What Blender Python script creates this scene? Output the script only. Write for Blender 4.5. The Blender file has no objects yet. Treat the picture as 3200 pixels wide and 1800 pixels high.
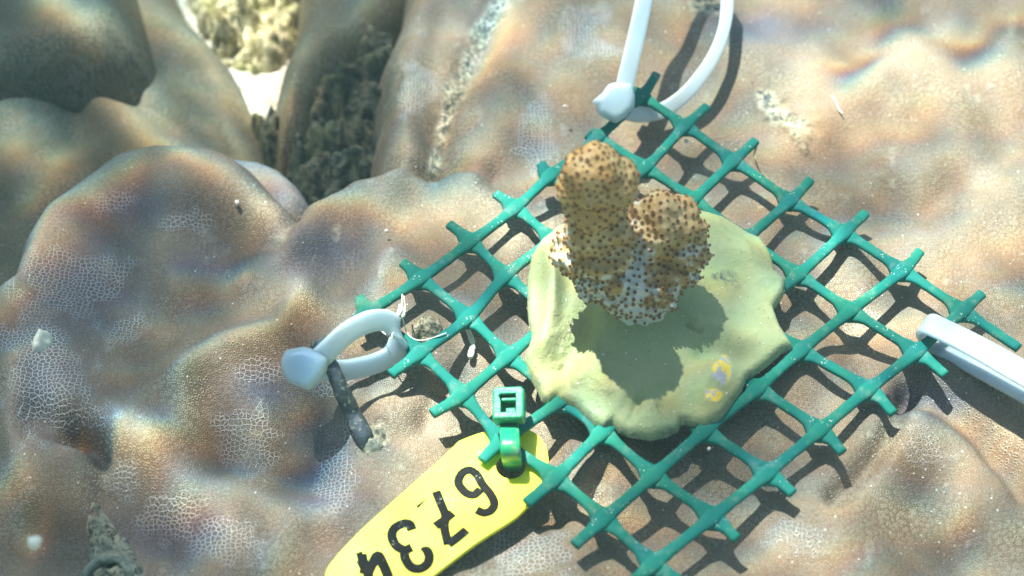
import bpy, math, random
import numpy as np
from mathutils import Vector

random.seed(4)
S = bpy.context.scene
COL = S.collection
MM = 0.001

# ------------------------------------------------------------------ camera
TILT = math.radians(40.0)
DIST = 293.0                      # mm from lens to the middle of the plastic mesh
FPX = 4800.0
cs, sn = math.cos(TILT), math.sin(TILT)
CAM = np.array([0.0, -DIST * sn, DIST * cs])
FW = np.array([0.0, sn, -cs]); UP = np.array([0.0, cs, sn]); RT = np.array([1.0, 0, 0])
cam_d = bpy.data.cameras.new('camera')
cam = bpy.data.objects.new('camera', cam_d); COL.objects.link(cam)
cam.location = Vector(CAM * MM); cam.rotation_euler = (TILT, 0, 0)
cam_d.sensor_width = 36; cam_d.lens = 36 * FPX / 3200
cam_d.clip_start = 0.01; cam_d.clip_end = 60
cam_d.dof.use_dof = True; cam_d.dof.focus_distance = 0.290; cam_d.dof.aperture_fstop = 15
S.camera = cam

# ------------------------------------------------------------------ sky and sun
SUN = np.array([0.255, -0.34, -1.0]); SUN /= np.linalg.norm(SUN)      # way the light travels
w = bpy.data.worlds.new('World'); S.world = w; w.use_nodes = True
nt = w.node_tree; nt.nodes.clear()
sky = nt.nodes.new('ShaderNodeTexSky'); sky.sky_type = 'NISHITA'; sky.sun_disc = False
sky.sun_elevation = math.asin(-SUN[2]); sky.sun_rotation = math.atan2(-SUN[0], -SUN[1])
bg = nt.nodes.new('ShaderNodeBackground'); bg.inputs[1].default_value = 0.15
wo = nt.nodes.new('ShaderNodeOutputWorld')
nt.links.new(sky.outputs[0], bg.inputs[0]); nt.links.new(bg.outputs[0], wo.inputs[0])
ld = bpy.data.lights.new('sun', 'SUN'); ld.energy = 5.0; ld.angle = math.radians(0.7); ld.color = (1.0, 0.96, 0.90)
lo = bpy.data.objects.new('sun', ld); COL.objects.link(lo)
lo.rotation_euler = Vector(SUN).to_track_quat('-Z', 'Y').to_euler(); lo.location = (-.2, .4, 1)
S.view_settings.view_transform = 'Standard'; S.view_settings.look = 'None'
S.view_settings.exposure = 0.93; S.view_settings.gamma = 1.0; S.view_settings.use_curve_mapping = False
S.render.engine = 'CYCLES'
S.cycles.max_bounces = 6; S.cycles.transparent_max_bounces = 8
S.cycles.caustics_reflective = False; S.cycles.caustics_refractive = False

# ------------------------------------------------------------------ helpers
def W(u, v, z):
    """point at height z (mm) seen at position u, v of the 3200 x 1800 frame"""
    d = FW + RT * ((u - 1600) / FPX) + UP * (-(v - 900) / FPX)
    return CAM + d * ((z - CAM[2]) / d[2])
def WY(u, v, y):
    d = FW + RT * ((u - 1600) / FPX) + UP * (-(v - 900) / FPX)
    return CAM + d * ((y - CAM[1]) / d[1])
def proj(P):
    Q = P - CAM
    dz = np.maximum(Q @ FW, 20.0)
    return 1600 + FPX * (Q @ RT) / dz, 900 - FPX * (Q @ UP) / dz

def hash2(ix, iy, seed):
    h = (ix.astype(np.int64) * 374761393 + iy.astype(np.int64) * 668265263 + seed * 974711) & 0x7fffffff
    h = ((h ^ (h >> 13)) * 1274126177) & 0x7fffffff
    return ((h ^ (h >> 16)) & 0xffff) / 65535.0
def vnoise(x, y, s, seed=0):
    x = x / s; y = y / s
    ix = np.floor(x); iy = np.floor(y); fx = x - ix; fy = y - iy
    fx = fx ** 3 * (fx * (fx * 6 - 15) + 10); fy = fy ** 3 * (fy * (fy * 6 - 15) + 10)
    a = hash2(ix, iy, seed); b = hash2(ix + 1, iy, seed); c = hash2(ix, iy + 1, seed); d = hash2(ix + 1, iy + 1, seed)
    return (a * (1 - fx) + b * fx) * (1 - fy) + (c * (1 - fx) + d * fx) * fy - 0.5
def fbm(x, y, s, seed=0, n=4):
    r = 0; a = 1
    for k in range(n):
        ang = 0.7 * k + 0.3
        X = x * math.cos(ang) - y * math.sin(ang); Y = x * math.sin(ang) + y * math.cos(ang)
        r = r + a * vnoise(X, Y, s / 2 ** k, seed + k * 17); a *= .5
    return r
def gnoise(x, y, s, seed=0):
    """puffy noise: jittered gaussian bumps of random height"""
    x = x / s; y = y / s; ix = np.floor(x); iy = np.floor(y); z = np.zeros(x.shape)
    for dx in (-2, -1, 0, 1, 2):
        for dy in (-2, -1, 0, 1, 2):
            cx = ix + dx; cy = iy + dy
            px = cx + hash2(cx, cy, seed); py = cy + hash2(cx, cy, seed + 5)
            z += (hash2(cx, cy, seed + 9) - .4) * np.exp(-((px - x) ** 2 + (py - y) ** 2) / .45)
    return z
def cells(x, y, s, seed=0):
    """distance to nearest jittered grid point (0..~1) and its random value"""
    x = x / s; y = y / s; ix = np.floor(x); iy = np.floor(y)
    best = np.full(x.shape, 9.0); val = np.zeros(x.shape)
    for dx in (-1, 0, 1):
        for dy in (-1, 0, 1):
            cx = ix + dx; cy = iy + dy
            px = cx + hash2(cx, cy, seed); py = cy + hash2(cx, cy, seed + 5)
            d = np.hypot(px - x, py - y); m = d < best
            val = np.where(m, hash2(cx, cy, seed + 9), val); best = np.minimum(best, d)
    return best, val
def sdist(x, y, poly):
    """signed distance (+ inside) and nearest boundary point"""
    P = np.asarray(poly); n = len(P)
    best = np.full(x.shape, 1e9); nx = np.zeros(x.shape); ny = np.zeros(x.shape); ins = np.zeros(x.shape, bool)
    for i in range(n):
        ax, ay = P[i]; bx, by = P[(i + 1) % n]
        ex, ey = bx - ax, by - ay; L = ex * ex + ey * ey + 1e-12
        t = np.clip(((x - ax) * ex + (y - ay) * ey) / L, 0, 1)
        qx = ax + t * ex; qy = ay + t * ey
        d = np.hypot(x - qx, y - qy); m = d < best
        best = np.where(m, d, best); nx = np.where(m, qx, nx); ny = np.where(m, qy, ny)
        if ay != by:
            c = ((ay > y) != (by > y)) & (x < (bx - ax) * (y - ay) / (by - ay) + ax)
            ins ^= c
    return np.where(ins, best, -best), nx, ny
def seglist(u, v, pts):
    """distance from pixels u,v to a polyline"""
    best = np.full(u.shape, 1e9)
    if len(pts) == 1:
        return np.hypot(u - pts[0][0], v - pts[0][1])
    for (ax, ay), (bx, by) in zip(pts[:-1], pts[1:]):
        ex, ey = bx - ax, by - ay
        t = np.clip(((u - ax) * ex + (v - ay) * ey) / (ex * ex + ey * ey + 1e-9), 0, 1)
        best = np.minimum(best, np.hypot(u - ax - t * ex, v - ay - t * ey))
    return best
def spline(pts, n=8):
    """Catmull-Rom through points (any dimension)"""
    P = np.array(pts, float); P = np.vstack([2 * P[0] - P[1], P, 2 * P[-1] - P[-2]])
    out = []
    for i in range(1, len(P) - 2):
        for k in range(n):
            t = k / n
            out.append(0.5 * ((2 * P[i]) + (-P[i - 1] + P[i + 1]) * t + (2 * P[i - 1] - 5 * P[i] + 4 * P[i + 1] - P[i + 2]) * t * t
                              + (-P[i - 1] + 3 * P[i] - 3 * P[i + 1] + P[i + 2]) * t ** 3))
    out.append(P[-2])
    return np.array(out)

def mesh_obj(name, verts, faces, mat=None, parent=None, smooth=True, attrs=None):
    me = bpy.data.meshes.new(name)
    V = (np.asarray(verts, float) * MM)
    F = faces if isinstance(faces, list) else faces.tolist()
    me.from_pydata(V.tolist(), [], F)
    if smooth: me.polygons.foreach_set('use_smooth', [True] * len(me.polygons))
    if attrs:
        for k, a in attrs.items():
            a = np.asarray(a, float)
            if a.ndim == 1:
                at = me.attributes.new(k, 'FLOAT', 'POINT'); at.data.foreach_set('value', a)
            else:
                at = me.attributes.new(k, 'FLOAT_COLOR', 'POINT')
                at.data.foreach_set('color', np.c_[a, np.ones(len(a))].ravel())
    me.update()
    o = bpy.data.objects.new(name, me); COL.objects.link(o)
    if mat: me.materials.append(mat)
    if parent: o.parent = parent
    return o
def tag(o, label=None, cat=None, group=None, kind=None):
    if label: o['label'] = label
    if cat: o['category'] = cat
    if group: o['group'] = group
    if kind: o['kind'] = kind
    return o
def empty(name, loc):
    o = bpy.data.objects.new(name, None); COL.objects.link(o); o.empty_display_size = .005
    o.location = Vector(np.array(loc) * MM); return o
def part(name, verts, faces, mat, parent, **k):
    """mesh in world mm, parented to an empty"""
    off = np.array(parent.location) / MM if parent else np.zeros(3)
    return mesh_obj(name, np.asarray(verts, float) - off, faces, mat, parent, **k)
class MB:
    def __init__(s): s.v = []; s.f = []
    def add(s, v, f):
        n = len(s.v); s.v += [tuple(p) for p in v]; s.f += [tuple(i + n for i in q) for q in f]; return s
def sweep(path, half_w, half_h, side=None, nrm=None, k=10, power=2.0, caps=True):
    """tube along path; half_w/half_h arrays; side vectors set the wide direction"""
    P = np.asarray(path, float); n = len(P)
    T = np.gradient(P, axis=0); T /= np.linalg.norm(T, axis=1)[:, None] + 1e-12
    hw = np.broadcast_to(half_w, (n,)); hh = np.broadcast_to(half_h, (n,))
    if side is not None:
        Sd = np.broadcast_to(np.asarray(side, float), (n, 3)).copy()
        Sd -= (Sd * T).sum(1)[:, None] * T
    else:
        N = np.broadcast_to(np.asarray(nrm if nrm is not None else (0, 0, 1), float), (n, 3))
        Sd = np.cross(T, N)
    Sd /= np.linalg.norm(Sd, axis=1)[:, None] + 1e-12
    Nn = np.cross(Sd, T)
    a = np.linspace(0, 2 * math.pi, k, endpoint=False) + math.pi / k
    ca = np.sign(np.cos(a)) * np.abs(np.cos(a)) ** (2 / power); sa = np.sign(np.sin(a)) * np.abs(np.sin(a)) ** (2 / power)
    V = P[:, None, :] + Sd[:, None, :] * (ca[None, :, None] * hw[:, None, None]) + Nn[:, None, :] * (sa[None, :, None] * hh[:, None, None])
    V = V.reshape(-1, 3); F = []
    for i in range(n - 1):
        for j in range(k):
            F.append((i * k + j, i * k + (j + 1) % k, (i + 1) * k + (j + 1) % k, (i + 1) * k + j))
    if caps:
        F.append(tuple(range(k))[::-1]); F.append(tuple((n - 1) * k + j for j in range(k)))
    return V, F
def heightfield(name, xs, ys, poly, off, zfun, mat, parent=None, attrf=None):
    """poly: world-mm outline; kept where signed distance + off > 0, edge vertices snapped to the outline"""
    X, Y = np.meshgrid(xs, ys); x = X.ravel(); y = Y.ravel()
    sd, nx, ny = sdist(x, y, poly)
    d = sd + off
    nxc = len(xs); keep = (d > 0)
    k2 = keep.reshape(X.shape); cell = k2[:-1, :-1] | k2[1:, :-1] | k2[:-1, 1:] | k2[1:, 1:]
    # snap outside vertices to the d=0 line
    out = ~keep
    gx = x - nx; gy = y - ny; L = np.hypot(gx, gy) + 1e-9
    x = np.where(out, nx + gx / L * np.minimum(L, off), x); y = np.where(out, ny + gy / L * np.minimum(L, off), y)
    d = np.where(out, 0.0, d)
    z = zfun(x, y, d)
    iy, ix = np.nonzero(cell)
    a = iy * nxc + ix; F = np.stack([a, a + 1, a + nxc + 1, a + nxc], 1)
    used = np.unique(F); mp = np.full(len(x), -1); mp[used] = np.arange(len(used)); F = mp[F]
    V = np.stack([x, y, z], 1)[used]
    at = attrf(V[:, 0], V[:, 1], V[:, 2], d[used]) if attrf else None
    if parent is not None:
        V = V - np.array(parent.location) / MM
    return mesh_obj(name, V, F, mat, parent, attrs=at)
def prof(d, R, H):
    k = np.clip(1 - d / R, 0, 1)
    return -H * (1 - np.sqrt(np.maximum(1 - k * k, 0)))
def wp(pts, z): return [tuple(W(u, v, z)[:2]) for u, v in pts]

# ------------------------------------------------------------------ materials
def mat(name):
    m = bpy.data.materials.new(name); m.use_nodes = True; t = m.node_tree
    b = t.nodes['Principled BSDF']; return m, t, b
def N(t, kind, **k):
    n = t.nodes.new(kind)
    for a, b in k.items(): setattr(n, a, b)
    return n
def setin(n, **k):
    for a, b in k.items(): n.inputs[a.replace('_', ' ')].default_value = b
    return n
def math_n(t, op, a, b=None, clamp=False):
    n = t.nodes.new('ShaderNodeMath'); n.operation = op; n.use_clamp = clamp
    for i, v in enumerate((a, b)):
        if v is None: continue
        if isinstance(v, (int, float)): n.inputs[i].default_value = v
        else: t.links.new(v, n.inputs[i])
    return n.outputs[0]
def mix_n(t, f, a, b, mode='MIX'):
    n = t.nodes.new('ShaderNodeMix'); n.data_type = 'RGBA'; n.blend_type = mode
    if isinstance(f, (int, float)): n.inputs['Factor'].default_value = f
    else: t.links.new(f, n.inputs['Factor'])
    for nm, v in (('A', a), ('B', b)):
        s = [i for i in n.inputs if i.name == nm and i.type == 'RGBA'][0]
        if isinstance(v, tuple): s.default_value = (*v, 1)
        else: t.links.new(v, s)
    return [o for o in n.outputs if o.type == 'RGBA'][0]
def ramp_n(t, v, a, b, smooth=True):
    n = t.nodes.new('ShaderNodeMapRange'); n.clamp = True
    n.interpolation_type = 'SMOOTHSTEP' if smooth else 'LINEAR'
    t.links.new(v, n.inputs[0]); n.inputs[1].default_value = a; n.inputs[2].default_value = b
    return n.outputs[0]
def coords(t, scale=1.0, geom=True):
    if geom:
        g = t.nodes.new('ShaderNodeNewGeometry'); return g.outputs['Position']
    g = t.nodes.new('ShaderNodeTexCoord'); return g.outputs['Object']
def noise_n(t, vec, scale, detail=3, rough=.5, dim='3D'):
    n = t.nodes.new('ShaderNodeTexNoise'); n.noise_dimensions = dim; n.inputs['Scale'].default_value = scale
    n.inputs['Detail'].default_value = detail; n.inputs['Roughness'].default_value = rough
    t.links.new(vec, n.inputs['Vector']); return n.outputs[0]
def attr_n(t, name):
    n = t.nodes.new('ShaderNodeAttribute'); n.attribute_name = name; return n.outputs['Fac']
def bump_n(t, h, strength, dist, prev=None):
    n = t.nodes.new('ShaderNodeBump'); n.inputs['Strength'].default_value = strength; n.inputs['Distance'].default_value = dist
    t.links.new(h, n.inputs['Height'])
    if prev: t.links.new(prev, n.inputs['Normal'])
    return n.outputs[0]

def coral_material(name, tint, dark):
    m, t, b = mat(name)
    p = coords(t)
    # slight swirl so that the polyp rows are not straight
    wn = t.nodes.new('ShaderNodeTexNoise'); wn.inputs['Scale'].default_value = 90; wn.inputs['Detail'].default_value = 1
    t.links.new(p, wn.inputs['Vector'])
    sc = t.nodes.new('ShaderNodeVectorMath'); sc.operation = 'SCALE'; sc.inputs['Scale'].default_value = .0022
    t.links.new(wn.outputs[1], sc.inputs[0])
    ad = t.nodes.new('ShaderNodeVectorMath'); ad.operation = 'ADD'; t.links.new(p, ad.inputs[0]); t.links.new(sc.outputs[0], ad.inputs[1])
    pv = ad.outputs[0]
    def vor(feature, scale):
        v = t.nodes.new('ShaderNodeTexVoronoi'); v.voronoi_dimensions = '2D'; v.feature = feature
        v.inputs['Scale'].default_value = scale; v.inputs['Randomness'].default_value = .78
        t.links.new(pv, v.inputs['Vector']); return v
    SCL = 1180
    f1 = vor('F1', SCL); ed = vor('DISTANCE_TO_EDGE', SCL)
    d = f1.outputs['Distance']; e = ed.outputs['Distance']
    ring = math_n(t, 'SUBTRACT', 1.0, math_n(t, 'ABSOLUTE', math_n(t, 'MULTIPLY', math_n(t, 'SUBTRACT', d, .27), 8.0)), True)
    core = math_n(t, 'SUBTRACT', 1.0, ramp_n(t, d, .06, .2))
    line = math_n(t, 'SUBTRACT', 1.0, ramp_n(t, e, .01, .13))
    comb = attr_n(t, 'comb'); sed = attr_n(t, 'sed')
    big = noise_n(t, p, 45, 3); mid = noise_n(t, p, 260, 3); fine = noise_n(t, p, 2600, 2)
    c = mix_n(t, ramp_n(t, big, .3, .7), dark, tint)
    c = mix_n(t, math_n(t, 'MULTIPLY', ramp_n(t, mid, .35, .7), .35), c, (.22, .14, .08))
    ringamt = math_n(t, 'ADD', .35, math_n(t, 'MULTIPLY', ramp_n(t, noise_n(t, p, 120, 2), .3, .65), .65))
    c = mix_n(t, math_n(t, 'MULTIPLY', ring, math_n(t, 'MULTIPLY', ringamt, .85)), c, (.64, .56, .44))
    c = mix_n(t, math_n(t, 'MULTIPLY', attr_n(t, 'violet'), .7), c, (.115, .12, .19))
    c = mix_n(t, math_n(t, 'MULTIPLY', core, .7), c, (.07, .05, .03))
    c = mix_n(t, math_n(t, 'MULTIPLY', line, math_n(t, 'MULTIPLY', comb, .95)), c, (.84, .84, .88))
    sp = t.nodes.new('ShaderNodeTexVoronoi'); sp.inputs['Scale'].default_value = 620; sp.voronoi_dimensions = '3D'
    t.links.new(p, sp.inputs['Vector'])
    speck = math_n(t, 'MULTIPLY', math_n(t, 'SUBTRACT', 1.0, ramp_n(t, sp.outputs['Distance'], .05, .13)),
                   ramp_n(t, noise_n(t, p, 200, 2), .52, .66))
    c = mix_n(t, speck, c, (.8, .76, .66))
    gr = noise_n(t, p, 3800, 2, .5)
    c = mix_n(t, math_n(t, 'MULTIPLY', ramp_n(t, gr, .52, .68), .28), c, (.55, .48, .38))
    c = mix_n(t, math_n(t, 'MULTIPLY', math_n(t, 'SUBTRACT', 1.0, ramp_n(t, gr, .32, .46)), .28), c, (.08, .06, .035))
    sn_ = noise_n(t, p, 900, 5, .7)
    sc_ = mix_n(t, ramp_n(t, sn_, .38, .62), (.16, .16, .13), (.70, .63, .47))
    c = mix_n(t, math_n(t, 'MULTIPLY', math_n(t, 'MULTIPLY', sed, ramp_n(t, noise_n(t, p, 420, 4, .6), .54, .6)), .8), mix_n(t, sed, c, sc_), (.05, .09, .11))
    t.links.new(c, b.inputs['Base Color'])
    b.inputs['Roughness'].default_value = .62; b.inputs['Specular IOR Level'].default_value = .22
    b.inputs['Subsurface Weight'].default_value = 0.0
    h = math_n(t, 'ADD', math_n(t, 'MULTIPLY', ring, .6), math_n(t, 'MULTIPLY', math_n(t, 'MULTIPLY', line, comb), 1.3))
    h = math_n(t, 'ADD', h, math_n(t, 'MULTIPLY', fine, .5))
    h = math_n(t, 'ADD', h, math_n(t, 'MULTIPLY', math_n(t, 'MULTIPLY', sn_, sed), 4.0))
    t.links.new(bump_n(t, h, .9, .00022), b.inputs['Normal'])
    return m
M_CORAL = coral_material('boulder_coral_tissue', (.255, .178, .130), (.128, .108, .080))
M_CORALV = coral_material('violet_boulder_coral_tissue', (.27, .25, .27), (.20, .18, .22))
M_CORALB = coral_material('shaded_boulder_coral_tissue', (.16, .145, .09), (.085, .105, .072))  # darker green copy, upper-left shade put into the tissue colour

def rock_material(name, a, bcol, c3, scale=400, bump=.0009):
    m, t, b = mat(name); p = coords(t)
    n1 = noise_n(t, p, scale, 6, .7); n2 = noise_n(t, p, scale * .25, 4, .6)
    c = mix_n(t, ramp_n(t, n1, .4, .6), a, bcol); c = mix_n(t, math_n(t, 'MULTIPLY', ramp_n(t, n2, .5, .62), .8), c, c3)
    t.links.new(c, b.inputs['Base Color']); b.inputs['Roughness'].default_value = .9
    b.inputs['Specular IOR Level'].default_value = .15
    t.links.new(bump_n(t, n1, .9, bump), b.inputs['Normal']); return m
M_ROCK = rock_material('encrusted_rock', (.04, .045, .035), (.22, .20, .14), (.11, .13, .08))
M_RUBBLE = rock_material('algae_rubble', (.22, .19, .08), (.62, .56, .38), (.30, .30, .10), 260)
M_SAND = rock_material('pale_sand', (.42, .38, .31), (.80, .76, .68), (.60, .54, .44), 500, .0008)
M_CRUST = rock_material('crusted_patch', (.12, .13, .11), (.62, .54, .38), (.36, .37, .30), 900, .0006)

def plastic(name, col, rough=.4, speck=0.0, sub=0.0, radius=.002, spec=.5, speckscale=1900, var=.25):
    m, t, b = mat(name); p = coords(t)
    n = noise_n(t, p, 150, 3)
    c = mix_n(t, math_n(t, 'MULTIPLY', ramp_n(t, n, .3, .7), var), col, tuple(min(1, x * 1.5 + .02) for x in col))
    f = noise_n(t, p, 2500, 3, .6)
    if speck:
        v = t.nodes.new('ShaderNodeTexVoronoi'); v.inputs['Scale'].default_value = speckscale; t.links.new(p, v.inputs['Vector'])
        s = math_n(t, 'MULTIPLY', math_n(t, 'SUBTRACT', 1.0, ramp_n(t, v.outputs['Distance'], .08, .32)),
                   ramp_n(t, noise_n(t, p, 420, 3), .62 - .08 * speck, .70 - .08 * speck))
        c = mix_n(t, s, c, (.66, .68, .58))
        film = ramp_n(t, noise_n(t, p, 330, 5, .7), .5, .75)
        c = mix_n(t, math_n(t, 'MULTIPLY', film, .3 * speck), c, (.5, .52, .42))
    t.links.new(c, b.inputs['Base Color']); b.inputs['Roughness'].default_value = rough
    b.inputs['Specular IOR Level'].default_value = spec
    if sub:
        b.inputs['Subsurface Weight'].default_value = sub; b.inputs['Subsurface Radius'].default_value = (1, 1, 1)
        b.inputs['Subsurface Scale'].default_value = radius
    t.links.new(bump_n(t, f, .35, .0001), b.inputs['Normal']); return m
M_GREEN = plastic('green_netting_plastic', (.006, .155, .125), .72, .7, spec=.14)
M_GTIE = plastic('green_tie_plastic', (.008, .27, .13), .3, 1.0, .1, .001, .5, 1400)
M_NYLON = plastic('milky_nylon', (.38, .48, .55), .35, 0, .8, .005, .4, var=.1)
M_TAG = plastic('yellow_tag_plastic', (.76, .80, .02), .35, .22, .25, .002, .4, var=.15)
M_INK = plastic('black_embossed_ink', (.006, .006, .007), .75, .08, spec=.12, speckscale=2600, var=.1)
M_THREAD = plastic('pale_fibre', (.72, .70, .60), .7, 0, 0)
M_PARTICLE = plastic('pale_particle', (.82, .80, .70), .6, 0, .3)

def putty_material():
    m, t, b = mat('epoxy_putty'); p = coords(t)
    n = noise_n(t, p, 60, 3); n2 = noise_n(t, p, 700, 5, .7); n3 = noise_n(t, p, 2200, 3, .6)
    c = mix_n(t, ramp_n(t, n, .35, .65), (.27, .325, .165), (.36, .385, .20))
    c = mix_n(t, math_n(t, 'MULTIPLY', ramp_n(t, n2, .45, .8), .5), c, (.42, .45, .30))
    c = mix_n(t, attr_n(t, 'yellow'), c, mix_n(t, ramp_n(t, noise_n(t, p, 330, 3, .6), .47, .55), (.42, .43, .52), (.85, .62, .08)))
    c = mix_n(t, math_n(t, 'MULTIPLY', ramp_n(t, noise_n(t, p, 160, 5, .7), .56, .7), .35), c, (.22, .25, .17))
    dirt = ramp_n(t, n2, .42, .6)
    c = mix_n(t, math_n(t, 'MULTIPLY', attr_n(t, 'dirt'), dirt), c, (.10, .11, .12))
    v = t.nodes.new('ShaderNodeTexVoronoi'); v.inputs['Scale'].default_value = 1100; t.links.new(p, v.inputs['Vector'])
    hole = math_n(t, 'MULTIPLY', math_n(t, 'SUBTRACT', 1.0, ramp_n(t, v.outputs['Distance'], .08, .2)), ramp_n(t, noise_n(t, p, 300, 2), .55, .62))
    c = mix_n(t, math_n(t, 'MULTIPLY', hole, .6), c, (.14, .15, .12))
    t.links.new(c, b.inputs['Base Color']); b.inputs['Roughness'].default_value = .75; b.inputs['Specular IOR Level'].default_value = .25
    h = math_n(t, 'ADD', math_n(t, 'MULTIPLY', n2, math_n(t, 'ADD', .5, math_n(t, 'MULTIPLY', attr_n(t, 'rough'), 3.0))), math_n(t, 'MULTIPLY', n3, .3))
    h = math_n(t, 'SUBTRACT', h, math_n(t, 'MULTIPLY', hole, .5))
    t.links.new(bump_n(t, h, .7, .0004), b.inputs['Normal']); return m
M_PUTTY = putty_material()

def nubbin_material():
    m, t, b = mat('branch_coral_tissue'); p = coords(t)
    n = noise_n(t, p, 300, 4, .6); n3 = noise_n(t, p, 1600, 3, .6)
    c = mix_n(t, ramp_n(t, n, .4, .62), (.42, .26, .10), (.56, .40, .19))
    pale = math_n(t, 'ADD', attr_n(t, 'pale'), math_n(t, 'MULTIPLY', math_n(t, 'SUBTRACT', n, .5), 1.8))
    c = mix_n(t, ramp_n(t, pale, .42, .58), c, (.62, .62, .56))
    t.links.new(c, b.inputs['Base Color']); b.inputs['Roughness'].default_value = .5
    b.inputs['Subsurface Weight'].default_value = .15; b.inputs['Subsurface Scale'].default_value = .001
    t.links.new(bump_n(t, n3, .6, .0003), b.inputs['Normal']); return m
M_NUB = nubbin_material()
M_POLYP = plastic('brown_polyp', (.22, .085, .022), .45, 0, 0, var=.5)
M_POLYPD = plastic('dark_polyp_mouth', (.035, .014, .006), .5, 0, 0)

def metal_material():
    m, t, b = mat('corroded_steel'); p = coords(t)
    n = noise_n(t, p, 500, 5, .7)
    c = mix_n(t, ramp_n(t, n, .35, .6), (.035, .05, .065), (.10, .12, .14))
    c = mix_n(t, math_n(t, 'MULTIPLY', ramp_n(t, noise_n(t, p, 900, 4, .7), .55, .66), .8), c, (.42, .38, .28))
    t.links.new(c, b.inputs['Base Color']); b.inputs['Roughness'].default_value = .5; b.inputs['Metallic'].default_value = .3
    t.links.new(bump_n(t, n, .7, .0004), b.inputs['Normal']); return m
M_STEEL = metal_material()

# ------------------------------------------------------------------ unseen sheet overhead, bright and dim patches painted into its transparency
ZW = 262.0
# strokes: polyline in frame positions on the reef, half width, strength added to the light
GLOW = [
 # upper right bank
 ([(2330, 60), (2480, 130), (2640, 170), (2800, 240)], 70, .42), ([(2800, 240), (3010, 270), (3200, 240)], 75, .6),
 ([(2900, 120), (3060, 60)], 60, .35), ([(2500, 250), (2700, 330), (2850, 300)], 60, .3),
 ([(2850, 560), (3010, 500), (3200, 600)], 60, .40), ([(2860, 800), (3000, 740), (3200, 640)], 60, .6),
 ([(2950, 840), (3100, 900), (3200, 960)], 60, .32), ([(2700, 700), (2850, 760)], 60, .12),
 ([(2590, 790), (2640, 850), (2690, 930)], 26, .6), ([(2560, 900), (2640, 960)], 40, .3),
 ([(2750, 950), (2880, 1000)], 50, .4), ([(2720, 1090), (2640, 1040)], 30, .1),
 ([(2300, 330), (2420, 300), (2520, 380)], 60, .22),
 # bottom right
 ([(2700, 1390), (2850, 1330), (3000, 1420)], 70, .25), ([(2900, 1200), (3060, 1230), (3180, 1340)], 45, .5),
 ([(2460, 1560), (2600, 1590), (2750, 1560)], 50, .22), ([(2380, 1740), (2500, 1700)], 60, .3),
 ([(2960, 1570), (3150, 1540)], 60, .2), ([(2200, 1760), (2300, 1700)], 50, .15),
 # centre
 ([(1250, 600), (1400, 600), (1520, 590)], 45, .55), ([(1440, 640), (1600, 700), (1700, 690)], 50, .5), ([(1600, 760), (1640, 830)], 45, .5),
 ([(1000, 620), (1120, 600), (1250, 640)], 26, .45), ([(1500, 480), (1620, 500)], 40, .2),
 ([(1500, 60), (1590, 20)], 50, .3), ([(1570, 300), (1500, 430)], 40, .16), ([(1700, 130), (1790, 230)], 60, .12),
 # under the left half of the mesh
 ([(1230, 860), (1190, 900), (1170, 960)], 26, .45), ([(1200, 760), (1240, 830)], 30, .3),
 ([(1450, 1020), (1500, 1090), (1540, 1180)], 45, .55), ([(1560, 1180), (1620, 1190)], 60, .75), ([(1380, 1180), (1300, 1350)], 50, .45),
 ([(1280, 1100), (1250, 1200)], 50, .35), ([(1360, 1320), (1420, 1330)], 45, .55), ([(1200, 1260), (1300, 1250)], 40, .3),
 ([(1450, 1560), (1560, 1500), (1660, 1420)], 170, .45), ([(1150, 1760), (1500, 1500)], 90, .2), ([(1260, 1480), (1340, 1440)], 60, .3),
 ([(1700, 1400), (1740, 1480)], 50, .35), ([(1820, 1520), (1840, 1560)], 34, .75), ([(1900, 1430), (1930, 1440)], 22, .7), ([(1930, 1540), (1900, 1590)], 40, .55),
 ([(1700, 1120), (1680, 900), (1720, 760)], 60, .55), ([(1760, 1180), (1900, 1300)], 60, .35), ([(2250, 780), (2350, 820)], 80, .15), ([(1780, 900), (1800, 960)], 60, .3),
 ([(1100, 1010), (1250, 1000)], 50, .3),
 ([(1950, 60), (1990, 200), (1930, 330)], 60, .25), ([(2200, 100), (2150, 250)], 50, .2),
 # left lobe
 ([(560, 480), (700, 520), (800, 580), (900, 650)], 34, .55), ([(800, 620), (880, 690)], 36, .3), ([(90, 720), (160, 640), (250, 580)], 26, .5),
 ([(120, 760), (200, 700)], 22, .25), ([(60, 800), (50, 880)], 20, .2), ([(300, 560), (420, 520)], 22, .25),
 ([(900, 720), (860, 830), (700, 840)], 22, .18), ([(950, 940), (900, 1060), (780, 1090), (650, 1140), (590, 1220), (580, 1330), (500, 1390)], 26, .42),
 ([(920, 870), (960, 960)], 30, .25), ([(400, 1380), (470, 1420)], 42, .95), ([(540, 1520), (640, 1530), (700, 1560)], 34, .6),
 ([(800, 1580), (850, 1620)], 36, .35), ([(700, 1190), (800, 1230), (900, 1200)], 30, .22), ([(40, 1120), (50, 1300), (70, 1450), (100, 1560), (50, 1600)], 24, .2),
 ([(0, 1500), (40, 1490)], 34, .3), ([(850, 1760), (930, 1640), (1000, 1620)], 30, .3), ([(140, 1100), (170, 1280)], 50, .18), ([(0, 950), (50, 900)], 26, .2),
 ([(560, 880), (480, 930), (420, 920)], 40, .2), ([(780, 950), (860, 900)], 50, .12), ([(700, 1640), (620, 1700)], 60, .14),
 ([(1060, 1500), (1010, 1600)], 60, .12), ([(560, 720), (640, 700)], 50, .05), ([(200, 1460), (250, 1500)], 70, .12),
]
def low(lst, dz):
    # the same light seen on surfaces dz mm below the main coral: the rays that reach them pass up-sun of it
    return [([(a - 4.3 * dz, b - 14.6 * dz) for a, b in p], w_, k_) for p, w_, k_ in lst]
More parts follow.
